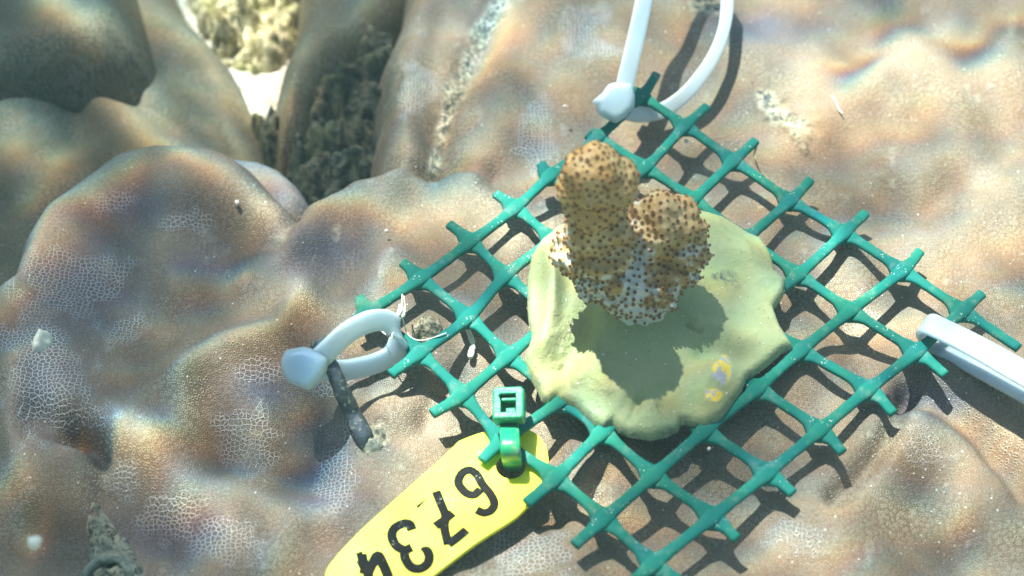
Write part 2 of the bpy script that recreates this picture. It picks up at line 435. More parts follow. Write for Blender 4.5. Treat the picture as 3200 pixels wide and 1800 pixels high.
GLOW += low([([(230, 270), (330, 350), (450, 440), (570, 490)], 44, .75), ([(400, 300), (470, 360)], 40, .5), ([(380, 20), (450, 60), (560, 90)], 46, .5), ([(600, 110), (680, 190), (750, 280)], 30, .5),
 ([(620, 350), (720, 430)], 40, .3), ([(20, 470), (150, 520)], 56, .35), ([(540, 230), (640, 260)], 60, .3), ([(20, 560), (140, 570)], 44, .35), ([(140, 620), (60, 700)], 30, .15)], 27)
GLOW += low([([(760, 190), (810, 270), (820, 340)], 80, .75)], 42)
GLOW += low([([(640, 20), (780, 60), (900, 60)], 110, .7)], 36)
GLOW += low([([(860, 420), (900, 450)], 40, .5), ([(960, 560), (1050, 540)], 50, .12)], 30)
GLOW += low([([(760, 530), (880, 560), (930, 620)], 46, .6)], 11)
GLOW += low([([(960, 200), (980, 270)], 44, .22), ([(1180, 40), (1120, 120)], 40, .12)], 20)
GLOW += [([(1540, 60), (1480, 160)], 34, .6), ([(1250, 250), (1240, 400)], 34, .2), ([(1340, 100), (1290, 250)], 40, .2)
]
SHADE = [([(990, 1290), (1020, 1310)], 60, .5), ([(2100, 1020), (2160, 1060)], 60, .15), ([(930, 1090), (960, 1150)], 60, .6), ([(1480, 480), (1350, 520)], 30, .3), ([(720, 760), (760, 720)], 50, .5), ([(540, 900), (620, 890)], 50, .5), ([(370, 660), (420, 640)], 60, .4), ([(900, 1240), (960, 1250)], 60, .6), ([(880, 1400), (960, 1400)], 60, .55), ([(520, 1670), (480, 1620)], 60, .5), ([(150, 1640), (200, 1660)], 80, .5), ([(650, 1370), (700, 1400)], 50, .45), ([(230, 1330), (300, 1370)], 40, .5),
 ([(2310, 60), (2200, 30)], 60, .25), ([(2760, 30), (2860, 40)], 40, .35), ([(2640, 230), (2700, 160)], 36, .45), ([(3000, 190), (3080, 150), (3120, 60)], 40, .4),
 ([(2620, 640), (2760, 600)], 60, .35), ([(2450, 480), (2550, 560)], 60, .25), ([(2640, 440), (2720, 560)], 70, .15), ([(2850, 420), (2950, 560)], 60, .12),
 ([(2800, 1230), (2950, 1300), (3100, 1420)], 36, .30), ([(2900, 1650), (3000, 1700)], 60, .25),
 ([(1650, 250), (1750, 330)], 70, .2), ([(1480, 280), (1560, 200)], 50, .2), ([(1640, 560), (1560, 480)], 50, .1),
 ([(1240, 760), (1400, 900)], 80, .25), ([(1000, 780), (1100, 760)], 80, .15), ([(1480, 930), (1520, 1000)], 60, .35), ([(1350, 1010), (1420, 1120)], 24, .2),
 ([(2200, 1450), (2400, 1400)], 120, .35), ([(2000, 1620), (2150, 1700)], 110, .3), ([(1980, 1420), (2100, 1440)], 60, .2), ([(1760, 1400), (1800, 1360)], 50, .3),
 ([(2150, 830), (2350, 950), (2250, 1100)], 120, .22), ([(2100, 1200), (2300, 1200)], 100, .3),
]
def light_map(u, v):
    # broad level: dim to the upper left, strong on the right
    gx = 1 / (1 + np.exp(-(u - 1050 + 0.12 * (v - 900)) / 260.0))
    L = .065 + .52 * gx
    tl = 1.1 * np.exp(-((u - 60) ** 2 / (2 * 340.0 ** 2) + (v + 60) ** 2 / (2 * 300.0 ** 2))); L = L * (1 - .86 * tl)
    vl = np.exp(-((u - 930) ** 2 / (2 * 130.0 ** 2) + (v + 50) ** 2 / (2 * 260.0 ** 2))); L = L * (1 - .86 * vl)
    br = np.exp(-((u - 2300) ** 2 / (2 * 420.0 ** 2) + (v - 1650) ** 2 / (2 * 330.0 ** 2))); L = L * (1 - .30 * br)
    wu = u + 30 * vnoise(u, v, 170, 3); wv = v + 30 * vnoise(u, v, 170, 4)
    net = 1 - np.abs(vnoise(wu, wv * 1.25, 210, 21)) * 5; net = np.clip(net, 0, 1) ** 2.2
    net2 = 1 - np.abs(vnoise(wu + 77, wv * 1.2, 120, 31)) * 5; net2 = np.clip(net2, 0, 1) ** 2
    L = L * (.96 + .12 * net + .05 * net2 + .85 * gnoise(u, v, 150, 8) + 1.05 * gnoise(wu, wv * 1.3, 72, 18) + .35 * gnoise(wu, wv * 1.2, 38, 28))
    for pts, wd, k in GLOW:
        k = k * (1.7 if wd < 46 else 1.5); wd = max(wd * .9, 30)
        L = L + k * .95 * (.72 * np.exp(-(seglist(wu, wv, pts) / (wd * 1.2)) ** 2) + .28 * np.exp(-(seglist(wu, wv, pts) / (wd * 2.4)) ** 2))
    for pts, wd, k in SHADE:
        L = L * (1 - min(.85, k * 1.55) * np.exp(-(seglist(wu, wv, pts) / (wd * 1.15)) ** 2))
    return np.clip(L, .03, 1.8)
def build_light_gobo():  # sheet added out of view to pattern the sunlight like ripples
    n = 430
    c0 = -SUN * ((ZW + 4) / -SUN[2]) + np.array([0, 22, 0])
    ax = np.linspace(-175, 175, n); gx = c0[0] + ax; gy = c0[1] + ax * 1.0
    out = np.array([400.0, 900, 2500, 9000])
    xs = np.r_[c0[0] - out[::-1], gx, c0[0] + out]; ys = np.r_[c0[1] - out[::-1], gy, c0[1] + out]
    X, Y = np.meshgrid(xs, ys); x = X.ravel(); y = Y.ravel()
    G = np.stack([x, y, np.full(x.shape, ZW)], 1) + SUN * ((ZW + 4) / -SUN[2])
    u, v = proj(G)
    far = np.maximum(np.abs(x - c0[0]), np.abs(y - c0[1])) > 176
    sh = 19.0
    rgb = np.stack([light_map(u - sh * .5, v - sh * 1.0), light_map(u, v), light_map(u + sh * .5, v + sh * 1.0)], 1)  # shifted channels paint the rainbow fringes of the light patches
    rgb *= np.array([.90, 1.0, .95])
    rgb[far] = (.50, .60, .48)      # outer tint chosen to set the level and hue of the fill light
    z = ZW + 2.0 * fbm(x, y, 60, 3, 3)
    m = len(xs); iy, ix = np.mgrid[0:len(ys) - 1, 0:m - 1]; a = (iy * m + ix).ravel()
    F = np.stack([a, a + 1, a + m + 1, a + m], 1)
    mt = bpy.data.materials.new('painted_ripple_light'); mt.use_nodes = True; t = mt.node_tree; t.nodes.clear()
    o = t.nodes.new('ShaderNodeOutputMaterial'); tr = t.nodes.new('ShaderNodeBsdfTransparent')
    at = t.nodes.new('ShaderNodeAttribute'); at.attribute_name = 'painted_light'
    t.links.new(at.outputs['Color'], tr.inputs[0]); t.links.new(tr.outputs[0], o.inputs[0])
    ob = mesh_obj('water_light_gobo', np.stack([x, y, z], 1), F, mt, attrs={'painted_light': rgb})
    tag(ob, kind='structure')
build_light_gobo()

# ------------------------------------------------------------------ sea floor
FZ = -46.0
g = np.r_[-2900, -1000, np.linspace(-400, 400, 60), 1000, 2900]
X, Y = np.meshgrid(g, g)
Z = FZ + 4 * fbm(X.ravel(), Y.ravel(), 60, 2, 3)
m = len(g); iy, ix = np.mgrid[0:m - 1, 0:m - 1]; a = (iy * m + ix).ravel()
tag(mesh_obj('seabed', np.stack([X.ravel(), Y.ravel(), Z], 1), np.stack([a, a + 1, a + m + 1, a + m], 1), M_SAND), kind='structure')

# ------------------------------------------------------------------ boulder coral
BASE = -7.0
# relief of the big colony: (polyline in frame positions, half width px, height mm)
RELIEF = [
 ([(700, 810), (760, 780)], 80, -4.5), ([(360, 700), (400, 690)], 60, -2.6), ([(520, 960), (620, 940)], 80, -3.0), ([(250, 870), (300, 900)], 70, -2.6),
 ([(640, 690), (760, 720), (860, 770)], 26, -1.6), ([(560, 640), (700, 660), (820, 700)], 40, 1.4), ([(940, 690), (900, 760), (700, 860), (560, 900)], 46, 2.6),
 ([(400, 600), (560, 560), (700, 590)], 60, 1.6), ([(1010, 770), (840, 830), (780, 900)], 24, 2.0), ([(960, 930), (890, 1060), (700, 1120), (600, 1200)], 36, 2.6),
 ([(560, 1250), (600, 1330), (560, 1420)], 46, 1.8), ([(240, 1370), (300, 1410), (330, 1440)], 26, -4.6), ([(120, 1330), (220, 1360)], 30, -2.4), ([(420, 1400), (470, 1420)], 60, 3.2),
 ([(620, 1520), (700, 1540)], 50, 2.2), ([(640, 1400), (680, 1430)], 60, -3.0), ([(880, 1420), (940, 1480)], 70, -3.4), ([(950, 1270), (980, 1320)], 60, -3.0),
 ([(820, 1590), (850, 1620)], 50, 2.0), ([(70, 1200), (60, 1400), (90, 1560)], 30, 1.8), ([(200, 1500), (240, 1560)], 80, 1.6), ([(130, 1670), (200, 1700)], 80, -2.4),
 ([(540, 1720), (500, 1660)], 70, -2.4), ([(330, 1560), (340, 1400)], 22, -1.4), ([(860, 1760), (950, 1640), (1060, 1640)], 44, 1.8), ([(160, 1180), (180, 1260)], 100, 1.6),
 ([(930, 690), (880, 800), (820, 850)], 20, -1.4), ([(1180, 760), (1260, 700)], 60, -2.2), ([(1240, 700), (1400, 740)], 70, 1.6), ([(1000, 700), (1100, 690)], 60, 1.4),
 ([(1230, 840), (1180, 940)], 40, 2.4), ([(1090, 900), (1120, 960)], 70, -1.6), ([(1240, 1310), (1300, 1290)], 70, 3.4), ([(1330, 1320), (1360, 1250), (1400, 1200)], 24, -2.2), ([(1180, 1250), (1280, 1230)], 26, -1.8),
 ([(1450, 1040), (1500, 1130)], 50, 1.4), ([(1640, 1310), (1700, 1400)], 50, -2.6), ([(1240, 1390), (1350, 1330)], 30, -1.2), ([(1180, 1480), (1100, 1500)], 90, 1.5),
 ([(1480, 560), (1380, 570), (1240, 575)], 26, 1.5), ([(1540, 540), (1420, 530), (1300, 545)], 18, -2.0), ([(1640, 500), (1570, 560)], 36, -1.8), ([(1500, 600), (1650, 700), (1750, 730)], 60, 1.6), ([(1560, 860), (1640, 800)], 50, 2.4),
 ([(1600, -60), (1530, 60), (1480, 180), (1410, 330), (1375, 440), (1350, 540)], 24, -3.0), ([(1330, 40), (1290, 180), (1300, 330), (1270, 520)], 44, 2.4), ([(1370, 60), (1350, 250), (1360, 420)], 24, -1.2),
 ([(1800, 60), (1900, 160)], 90, 1.8), ([(1620, 200), (1560, 320)], 60, 1.6), ([(1700, 60), (1650, 150)], 50, -1.8), ([(1460, 440), (1530, 470)], 60, 1.4),
 ([(2350, 60), (2480, 120)], 50, -2.8), ([(2330, 130), (2480, 210), (2620, 220)], 50, 2.2), ([(2660, 190), (2720, 120)], 44, -2.6), ([(2830, 20), (2900, 60)], 50, -2.0), ([(2860, 200), (3000, 300), (3180, 260)], 60, 2.4),
 ([(3060, 120), (3110, 60)], 46, -2.2), ([(2750, 300), (2820, 330)], 50, 1.8), ([(2640, 480), (2700, 620)], 60, -1.8), ([(2740, 300), (2560, 420)], 50, 1.2), ([(2820, 560), (2950, 500), (3200, 560)], 60, 2.6),
 ([(2780, 640), (2900, 650), (3100, 540)], 40, -1.8), ([(2860, 800), (3000, 730), (3200, 620)], 60, 2.2), ([(2450, 500), (2540, 600)], 70, -1.8), ([(2630, 760), (2700, 900)], 30, 1.2), ([(2960, 930), (3150, 950)], 80, 1.4),
 ([(2840, 1250), (2960, 1290), (3080, 1390), (3200, 1560)], 30, -3.6), ([(2960, 1200), (3100, 1260), (3200, 1360)], 46, 2.2), ([(2820, 1400), (2960, 1420), (3040, 1560)], 90, 3.0),
 ([(2830, 1250), (2760, 1400), (2680, 1500), (2600, 1575)], 22, -3.0), ([(2480, 1640), (2640, 1620)], 80, 2.0), ([(2400, 1560), (2640, 1600)], 16, -1.0), ([(2300, 1760), (2420, 1640)], 40, -1.6), ([(2880, 1640), (2960, 1720)], 70, -2.2),
 ([(1960, 1480), (1900, 1600)], 50, 2.0), ([(1840, 1490), (1810, 1560)], 40, 2.2), ([(1880, 1500), (1860, 1580)], 16, -2.2), ([(1900, 1430), (1950, 1430)], 26, 1.6), ([(1760, 1620), (1850, 1560)], 22, -1.8), ([(1700, 1700), (1780, 1760)], 80, 2.0),
 ([(1480, 1760), (1600, 1700), (1720, 1610)], 40, -2.0), ([(2560, 1130), (2480, 1180)], 60, 1.4), ([(2150, 1600), (2250, 1560)], 90, -1.2), ([(2650, 1050), (2700, 1150)], 40, -1.2), ([(2000, 480), (2100, 560)], 60, -1.4), ([(2260, 460), (2330, 420)], 60, -1.2),
]
COMB = [(240, 880, 150, 120), (370, 630, 75, 32), (570, 690, 85, 30), (170, 1210, 130, 150), (260, 1290, 90, 60), (110, 1060, 120, 60), (540, 1610, 90, 55), (690, 1690, 120, 75),
 (1050, 1480, 60, 130), (820, 1160, 70, 35), (760, 1340, 90, 60), (700, 1320, 50, 40), (390, 1500, 40, 50), (1810, 80, 60, 70), (1680, 420, 65, 100), (1890, 160, 60, 30), (390, 1020, 60, 40),
 (2860, 1400, 60, 60), (2480, 1680, 90, 50), (1660, 1730, 160, 60), (1020, 1180, 70, 60), (2680, 1000, 40, 50), (1310, 290, 50, 70), (780, 1420, 80, 60), (1880, 40, 30, 40)]
SED = [([(1600, -60), (1540, 50), (1480, 170), (1410, 320), (1375, 430), (1350, 545)], 26), ([(2370, 300), (2440, 350), (2520, 410)], 34), ([(2180, 10), (2230, 20)], 34), ([(1500, 110), (1480, 180)], 38),
 ([(1130, 1400), (1180, 1370)], 34), ([(1430, 260), (1380, 400)], 30), ([(2480, 400), (2520, 470)], 18)]
def relief(x, y, lst, zref=BASE, wk=1.65):
    P = np.stack([x, y, np.full(x.shape, zref)], 1); u, v = proj(P)
    wu = u + 24 * gnoise(u, v, 130, 41); wv = v + 24 * gnoise(u, v, 130, 42)
    z = np.zeros(x.shape)
    for pts, wd, h in lst:
        z = z + h * np.exp(-(seglist(wu, wv, pts) / (wd * wk)) ** 2)
    return z, u, v
dense = np.arange(-128, 128.01, .5)
def grow(a, step, lim):
    o = []; s = step
    while a < lim: s *= 1.12; a += s; o.append(a)
    return np.array(o)
r_ = grow(128, .5, 420); gx = np.r_[-r_[::-1], dense, r_]
dy = np.arange(-92, 120.01, .5); rb = grow(92, .5, 420); rt = grow(120, .5, 300); gy = np.r_[-rb[::-1], dy, rt]
main_sil = [(-3000, 1500), (-700, 1130), (-200, 1010), (-60, 960), (0, 925), (43, 890), (75, 770), (137, 671), (248, 584), (373, 509), (497, 478), (609, 472), (696, 487), (795, 540), (865, 612), (905, 690), (930, 740), (965, 690), (1010, 636), (1093, 584), (1180, 566), (1222, 560), (1205, 480), (1195, 400), (1212, 330), (1216, 140), (1290, 0), (1340, -300), (1400, -1200), (6000, -1200), (6000, 4200), (-3000, 4200)]
def rim_profile(R, H, off):
    return lambda d: prof(d, R, H)
def main_z(x, y, d):
    r, u, v = relief(x, y, RELIEF)
    left = np.exp(-((u - 350) ** 2 / (2 * 420.0 ** 2) + (v - 950) ** 2 / (2 * 420.0 ** 2)))
    z = BASE + r * (1.2 + .4 * left) + 2.0 * left + 2.8 * gnoise(x, y, 22, 5) + 2.6 * gnoise(x, y, 11, 15) + .45 * gnoise(x, y, 5, 25) + .12 * fbm(x, y, 5, 9, 2)
    # the bank behind the mesh lies a little lower, then rises
    z = z - 4.0 * np.exp(-((u - 1350) ** 2 / (2 * 160.0 ** 2) + (v - 300) ** 2 / (2 * 260.0 ** 2)))
    sd_ = np.zeros(x.shape)
    for pts, wd in SED: sd_ = np.maximum(sd_, np.exp(-(seglist(u, v, pts) / wd) ** 2))
    z = z + sd_ * 2.2 * fbm(x, y, 2.4, 77, 3)
    return z + prof(d, 15, 75)
def main_attr(x, y, z, d):
    u, v = proj(np.stack([x, y, z], 1))
    n = vnoise(u, v, 34, 51) + .6 * vnoise(u, v, 90, 52)
    c = np.zeros(x.shape)
    for a, b, ra, rb_ in COMB:
        q = np.sqrt(((u - a) / ra) ** 2 + ((v - b) / rb_) ** 2)
        c = np.maximum(c, np.clip((1.22 - q + n * 1.0) * 2.2, 0, 1) * (1.0 if a < 2000 else .55))
    c = np.maximum(c, np.clip(n * 1.2 - .55, 0, .4))
    s = np.zeros(x.shape)
    for pts, wd in SED:
        s = np.maximum(s, np.clip(1.6 * np.exp(-(seglist(u, v, pts) / wd) ** 2) + n * 1.2 - .5, 0, 1))
    vi = np.zeros(x.shape)  # bluish cast of the rippled light, put into the tissue colour
    for a, b, ra, rb_ in ((250, 900, 190, 170), (400, 640, 200, 70), (160, 1200, 130, 190), (560, 1650, 200, 120), (1020, 1500, 120, 170), (820, 1230, 140, 80), (620, 820, 110, 60), (1000, 780, 160, 90), (2380, 90, 150, 60), (2900, 1250, 160, 60)):
        vi = np.maximum(vi, np.exp(-(((u - a) / ra) ** 2 + ((v - b) / rb_) ** 2)))
    return {'comb': c, 'sed': s, 'violet': vi}
def surf(x, y):
    return main_z(np.atleast_1d(np.asarray(x, float)), np.atleast_1d(np.asarray(y, float)), np.full(np.atleast_1d(x).shape, 99.0))
def on_main(u, v):
    z = BASE
    for _ in range(6):
        p = W(u, v, z); z = float(surf(p[0], p[1])[0])
    return z
main = heightfield('boulder_coral', gx, gy, wp(main_sil, BASE - 4), 9.0, main_z, M_CORAL, attrf=main_attr)
tag(main, 'large smooth brown boulder coral spreading under the green mesh, with white honeycomb patches', 'coral')

def side_colony(name, sil, ztop, R, H, off, lst, seed, mt, label, tiltf=None, amp=3.0, nz=22, step=.7, pad=16, combs=()):
    poly = wp(sil, ztop - 4); P = np.array(poly)
    xs = np.arange(max(P[:, 0].min(), -200) - pad, min(P[:, 0].max(), 200) + pad, step)
    ys = np.arange(max(P[:, 1].min(), -120) - pad, min(P[:, 1].max(), 330) + pad, step)
    def zf(x, y, d):
        r, u, v = relief(x, y, lst, ztop)
        z = ztop + .62 * r + amp * gnoise(x, y, nz * .8, seed)
        if tiltf is not None: z = z + tiltf(u, v)
        return z + prof(d, R, H)
    def af(x, y, z, d):
        u, v = proj(np.stack([x, y, z], 1)); n = vnoise(u, v, 34, 51); c = np.clip(n * 1.4 - .6, 0, .6)
        return {'comb': c, 'sed': np.zeros(len(x))}
    o = heightfield(name, xs, ys, poly, off, zf, mt, attrf=af)
    return tag(o, label, 'coral')
# bank upper left
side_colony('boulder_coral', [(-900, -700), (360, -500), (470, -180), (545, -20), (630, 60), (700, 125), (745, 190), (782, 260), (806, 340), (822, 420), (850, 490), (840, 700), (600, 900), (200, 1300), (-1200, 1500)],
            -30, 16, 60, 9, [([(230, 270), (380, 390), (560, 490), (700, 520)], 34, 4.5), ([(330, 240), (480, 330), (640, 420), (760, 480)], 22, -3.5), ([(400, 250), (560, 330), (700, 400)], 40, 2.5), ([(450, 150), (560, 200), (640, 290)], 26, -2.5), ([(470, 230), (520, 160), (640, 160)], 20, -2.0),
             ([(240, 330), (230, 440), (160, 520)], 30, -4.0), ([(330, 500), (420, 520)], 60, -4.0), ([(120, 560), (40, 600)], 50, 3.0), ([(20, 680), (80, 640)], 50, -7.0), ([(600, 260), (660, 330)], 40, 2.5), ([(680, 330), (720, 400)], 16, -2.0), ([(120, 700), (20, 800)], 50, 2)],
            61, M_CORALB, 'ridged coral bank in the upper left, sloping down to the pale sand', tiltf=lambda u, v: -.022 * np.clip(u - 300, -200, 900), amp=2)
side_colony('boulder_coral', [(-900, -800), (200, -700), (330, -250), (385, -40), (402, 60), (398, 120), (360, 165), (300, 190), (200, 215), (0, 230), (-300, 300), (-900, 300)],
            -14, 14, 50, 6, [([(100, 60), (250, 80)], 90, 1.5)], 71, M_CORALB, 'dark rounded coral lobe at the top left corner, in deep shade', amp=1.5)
# dark lobe between sand and rock
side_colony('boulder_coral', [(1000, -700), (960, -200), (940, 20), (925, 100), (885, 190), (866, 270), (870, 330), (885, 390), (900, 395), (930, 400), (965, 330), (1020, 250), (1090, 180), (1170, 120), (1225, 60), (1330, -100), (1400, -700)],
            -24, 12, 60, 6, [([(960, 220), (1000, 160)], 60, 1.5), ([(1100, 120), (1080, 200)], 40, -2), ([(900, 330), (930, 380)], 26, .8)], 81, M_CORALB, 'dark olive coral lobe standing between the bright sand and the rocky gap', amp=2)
# small lobe tucked behind the left lobe
side_colony('boulder_coral', [(700, 470), (760, 500), (830, 508), (895, 535), (945, 580), (975, 640), (960, 760), (760, 760), (640, 600)],
            -15, 9, 50, 4, [], 91, M_CORALV, 'small pale violet coral lobe tucked behind the crest of the left dome', amp=1)

# rocky gap and rubble
def rock_z(base, amp, s, seed):
    def f(x, y, d):
        c1, v1 = cells(x, y, s, seed); c2, v2 = cells(x, y, s * .45, seed + 3)
        return base(x, y) + amp * (.9 * (v1 - .4) + .55 * (.7 - c1) + .35 * (.6 - c2) + .35 * v2) + amp * .6 * fbm(x, y, s * .5, seed + 7, 3) + prof(d, 8, 40)
    return f
rp = wp([(820, 400), (930, 300), (1000, 230), (1120, 90), (1300, 100), (1330, 300), (1330, 640), (1150, 700), (900, 660)], -30)
P = np.array(rp)
xs = np.arange(P[:, 0].min() - 2, P[:, 0].max() + 2, .45); ys = np.arange(P[:, 1].min() - 2, P[:, 1].max() + 2, .45)
rk = heightfield('encrusted_rock', xs, ys, rp, 0.01, rock_z(lambda x, y: -31 + .25 * (x - P[:, 0].mean()), 8.5, 8, 13), M_ROCK)
tag(rk, 'dark knobbly encrusted rock in the gap between the coral lobes', 'rock')
rp2 = wp([(480, -300), (1000, -300), (980, 60), (950, 150), (900, 215), (780, 235), (640, 190), (560, 40)], -42); P2 = np.array(rp2)
xs = np.arange(P2[:, 0].min() - 2, P2[:, 0].max() + 2, .7); ys = np.arange(P2[:, 1].min() - 2, P2[:, 1].max() + 2, .7)
tag(heightfield('coral_rubble', xs, ys, rp2, 0.01, rock_z(lambda x, y: -43 + 0 * x, 8, 6, 23), M_RUBBLE), 'pale rubble with yellow-green algae on the sand', 'rubble', kind='stuff')
rp3 = wp([(740, 350), (900, 330), (1000, 430), (1010, 600), (880, 600), (800, 480)], -40); P3 = np.array(rp3)
xs = np.arange(P3[:, 0].min() - 2, P3[:, 0].max() + 2, .6); ys = np.arange(P3[:, 1].min() - 2, P3[:, 1].max() + 2, .6)
tag(heightfield('encrusted_rock', xs, ys, rp3, 0.01, rock_z(lambda x, y: -38 + 0 * x, 8, 6, 33), M_ROCK), 'low brown rock at the foot of the sand between two coral lobes', 'rock')

# ------------------------------------------------------------------ green plastic mesh
NODES = {(1,1):(2002,303),(1,2):(2139,396),(1,3):(2291,505),(1,4):(2468,629),(1,5):(2636,730),(1,6):(2819,848),(1,7):(3006,973),
(2,1):(1866,432),(2,2):(2015,526),(2,3):(2164,626),(2,4):(2330,748),(2,5):(2493,861),(2,6):(2656,973),(2,7):(2861,1102),(3,1):(1720,550),
(3,6):(2502,1096),(3,7):(2712,1219),(4,1):(1609,652),(4,6):(2366,1216),(4,7):(2560,1346),
(5,1):(1470,757),(5,2):(1580,862),(5,6):(2202,1347),(5,7):(2397,1480),
(6,1):(1314,872),(6,2):(1463,993),(6,3):(1588,1114),(6,4):(1752,1252),(6,5):(1882,1352),(6,6):(2041,1487),(6,7):(2225,1617),
(7,1):(1153,974),(7,2):(1311,1105),(7,3):(1445,1235),(7,4):(1570,1378),(7,5):(1736,1495),(7,6):(1887,1622),(7,7):(2042,1763)}
for j in range(2, 6):
    for i in range(2, 7):
        if (i, j) not in NODES:
            lo_ = max(k for k in range(1, i) if (k, j) in NODES); hi_ = min(k for k in range(i + 1, 8) if (k, j) in NODES)
            f = (i - lo_) / (hi_ - lo_); A = NODES[lo_, j]; B = NODES[hi_, j]
            NODES[i, j] = (A[0] + (B[0] - A[0]) * f, A[1] + (B[1] - A[1]) * f)
UEND = {1: ((1105, 1003), (2051, 232)), 2: ((1221, 1170), (2209, 333)), 3: ((1350, 1292), (2360, 440)), 4: ((1505, 1438), (2533, 562)), 5: ((1646, 1572), (2705, 666)), 6: ((1796, 1702), (2875, 786)), 7: ((1930, 1858), (3068, 918))}
VEND = {1: ((1975, 290), (3182, 1092)), 2: ((1838, 418), (2953, 1176)), 3: ((1690, 517), (2791, 1296)), 4: ((1549, 610), (2632, 1418)), 5: ((1404, 705), (2477, 1546)), 6: ((1259, 825), (2302, 1688)), 7: ((1124, 935), (2170, 1850))}
def mz(u, v): return .8 * math.sin(u / 330.0 + .6) * math.cos(v / 290.0) + 0.0
plastic_mesh = tag(empty('plastic_mesh', W(2000, 1000, 0)), 'square of green extruded plastic mesh with cut ends, lying over the boulder coral', 'mesh')
def strand(pts_uv, nodes_idx, dz, flare, base, rad_h, seed):
    rnd = random.Random(seed)
    P = np.array([W(u, v, mz(u, v) + dz) for u, v in pts_uv])
    C = spline(P, 16)
    NP = P[nodes_idx]
    dd = np.min(np.linalg.norm(C[:, None, :] - NP[None], axis=2), axis=1)
    hw = base + flare * np.exp(-(dd / 2.1) ** 2) + .05 * np.array([rnd.uniform(-1, 1) for _ in C])
    hh = rad_h + .12 * np.exp(-(dd / 2.0) ** 2)
    C = C + np.c_[np.zeros((len(C), 2)), .35 * np.cos(np.minimum(dd / 3.2, 1) * math.pi)[:, None] * (-1 if dz < 0 else .3)]
    V, F = sweep(C, hw, np.broadcast_to(hh, hw.shape), nrm=(0, -.25, 1), k=12, power=3.2)
    return V, F
for j in range(1, 8):
    pts = [UEND[j][0]] + [NODES[i, j] for i in range(7, 0, -1)] + [UEND[j][1]]
    V, F = strand(pts, list(range(1, 8)), .35, .5, 1.0, .74, j)
    part('strand', V, F, M_GREEN, plastic_mesh)
for i in range(1, 8):
    pts = [VEND[i][0]] + [NODES[i, j] for j in range(1, 8)] + [VEND[i][1]]
    V, F = strand(pts, list(range(1, 8)), -.25, 1.3, .95, .68, 20 + i)
    part('strand', V, F, M_GREEN, plastic_mesh)

# ------------------------------------------------------------------ putty
PUT = [(2180, 655), (2260, 678), (2340, 728), (2380, 745), (2412, 800), (2424, 850), (2457, 878), (2449, 917), (2418, 960), (2438, 1015), (2480, 1082), (2446, 1094), (2400, 1135), (2334, 1178), (2318, 1216), (2290, 1256), (2255, 1306), (2204, 1330),
       (2159, 1321), (2130, 1314), (2122, 1336), (2089, 1356), (2037, 1368), (1977, 1360), (1936, 1343), (1914, 1322), (1886, 1337), (1855, 1319), (1796, 1267), (1740, 1241), (1716, 1256), (1694, 1246), (1680, 1211), (1652, 1165), (1638, 1117), (1660, 1054), (1650, 980),
       (1645, 874), (1660, 800), (1690, 750), (1744, 705), (1830, 680), (1950, 660), (2080, 650)]
poly = wp(PUT, 1.5); P = np.array(poly)
xs = np.arange(P[:, 0].min() - 1, P[:, 0].max() + 1, .35); ys = np.arange(P[:, 1].min() - 1, P[:, 1].max() + 1, .35)
PREL = [([(1700, 800), (1720, 900), (1715, 1000), (1690, 1100)], 38, 5.6), ([(1850, 960), (1815, 1060), (1790, 1140)], 44, -2.6), ([(2000, 1000), (2010, 960)], 150, 3.0), ([(1880, 990), (1830, 930)], 30, 1.4),
        ([(2180, 760), (2300, 780), (2380, 800)], 50, 1.6), ([(2240, 880), (2320, 890)], 60, -1.2), ([(2180, 1030), (2300, 1060), (2430, 1080)], 36, 1.5), ([(2190, 1110), (2320, 1120)], 30, -1.5), ([(2240, 1180), (2250, 1220)], 60, 3.0),
        ([(1960, 1230), (1920, 1290), (1900, 1320)], 22, 1.2), ([(2000, 1260), (1960, 1340)], 14, -1.4), ([(1990, 1330), (2090, 1320)], 40, 1.8), ([(2120, 1310), (2070, 1270)], 12, -1.2), ([(1745, 1235), (1770, 1215)], 9, -1.6), ([(2200, 1290), (2240, 1280)], 10, -.7),
        ([(2145, 1030), (2180, 1046)], 9, -1.0), ([(2020, 1100), (2080, 1180)], 50, -.8), ([(1840, 1180), (1900, 1220)], 60, .8)]
def put_z(x, y, d):
    r, u, v = relief(x, y, PREL, 4, 1.0)
    e = np.clip(d / 5, 0, 1)
    return 2.3 + (r * 1.0 + .8 * fbm(x, y, 14, 6, 2)) * (.15 + .85 * e) + .12 * fbm(x, y, 1.6, 8, 3) + prof(d, 1.1, 2.0) + 1.0 * e + 1.6 * np.clip(d / 14, 0, 1)
def put_attr(x, y, z, d):
    u, v = proj(np.stack([x, y, z], 1)); n = vnoise(u, v, 26, 5)
    def e(a, b, ra, rb_, k=2.0): return np.clip((1 - np.sqrt(((u - a) / ra) ** 2 + ((v - b) / rb_) ** 2) + n * .8) * k, 0, 1)
    return {'yellow': np.maximum(e(2262, 1165, 42, 50, 3), e(2235, 1235, 36, 22, 3)) * .95, 'dirt': np.maximum(e(2275, 872, 62, 40, 1.6), np.clip((1.0 - d) * .6 + n * .6, 0, .8) * (v > 700)),
            'rough': np.clip(e(1800, 1080, 70, 120, 1.5) + e(1850, 1150, 120, 80, 1.0) + .1, 0, 1)}
putty = heightfield('epoxy_putty', xs, ys, poly, 0.01, put_z, M_PUTTY, attrf=put_attr)
tag(putty, 'flattened lump of yellow-green epoxy putty pressed onto the mesh around the coral stub', 'putty')

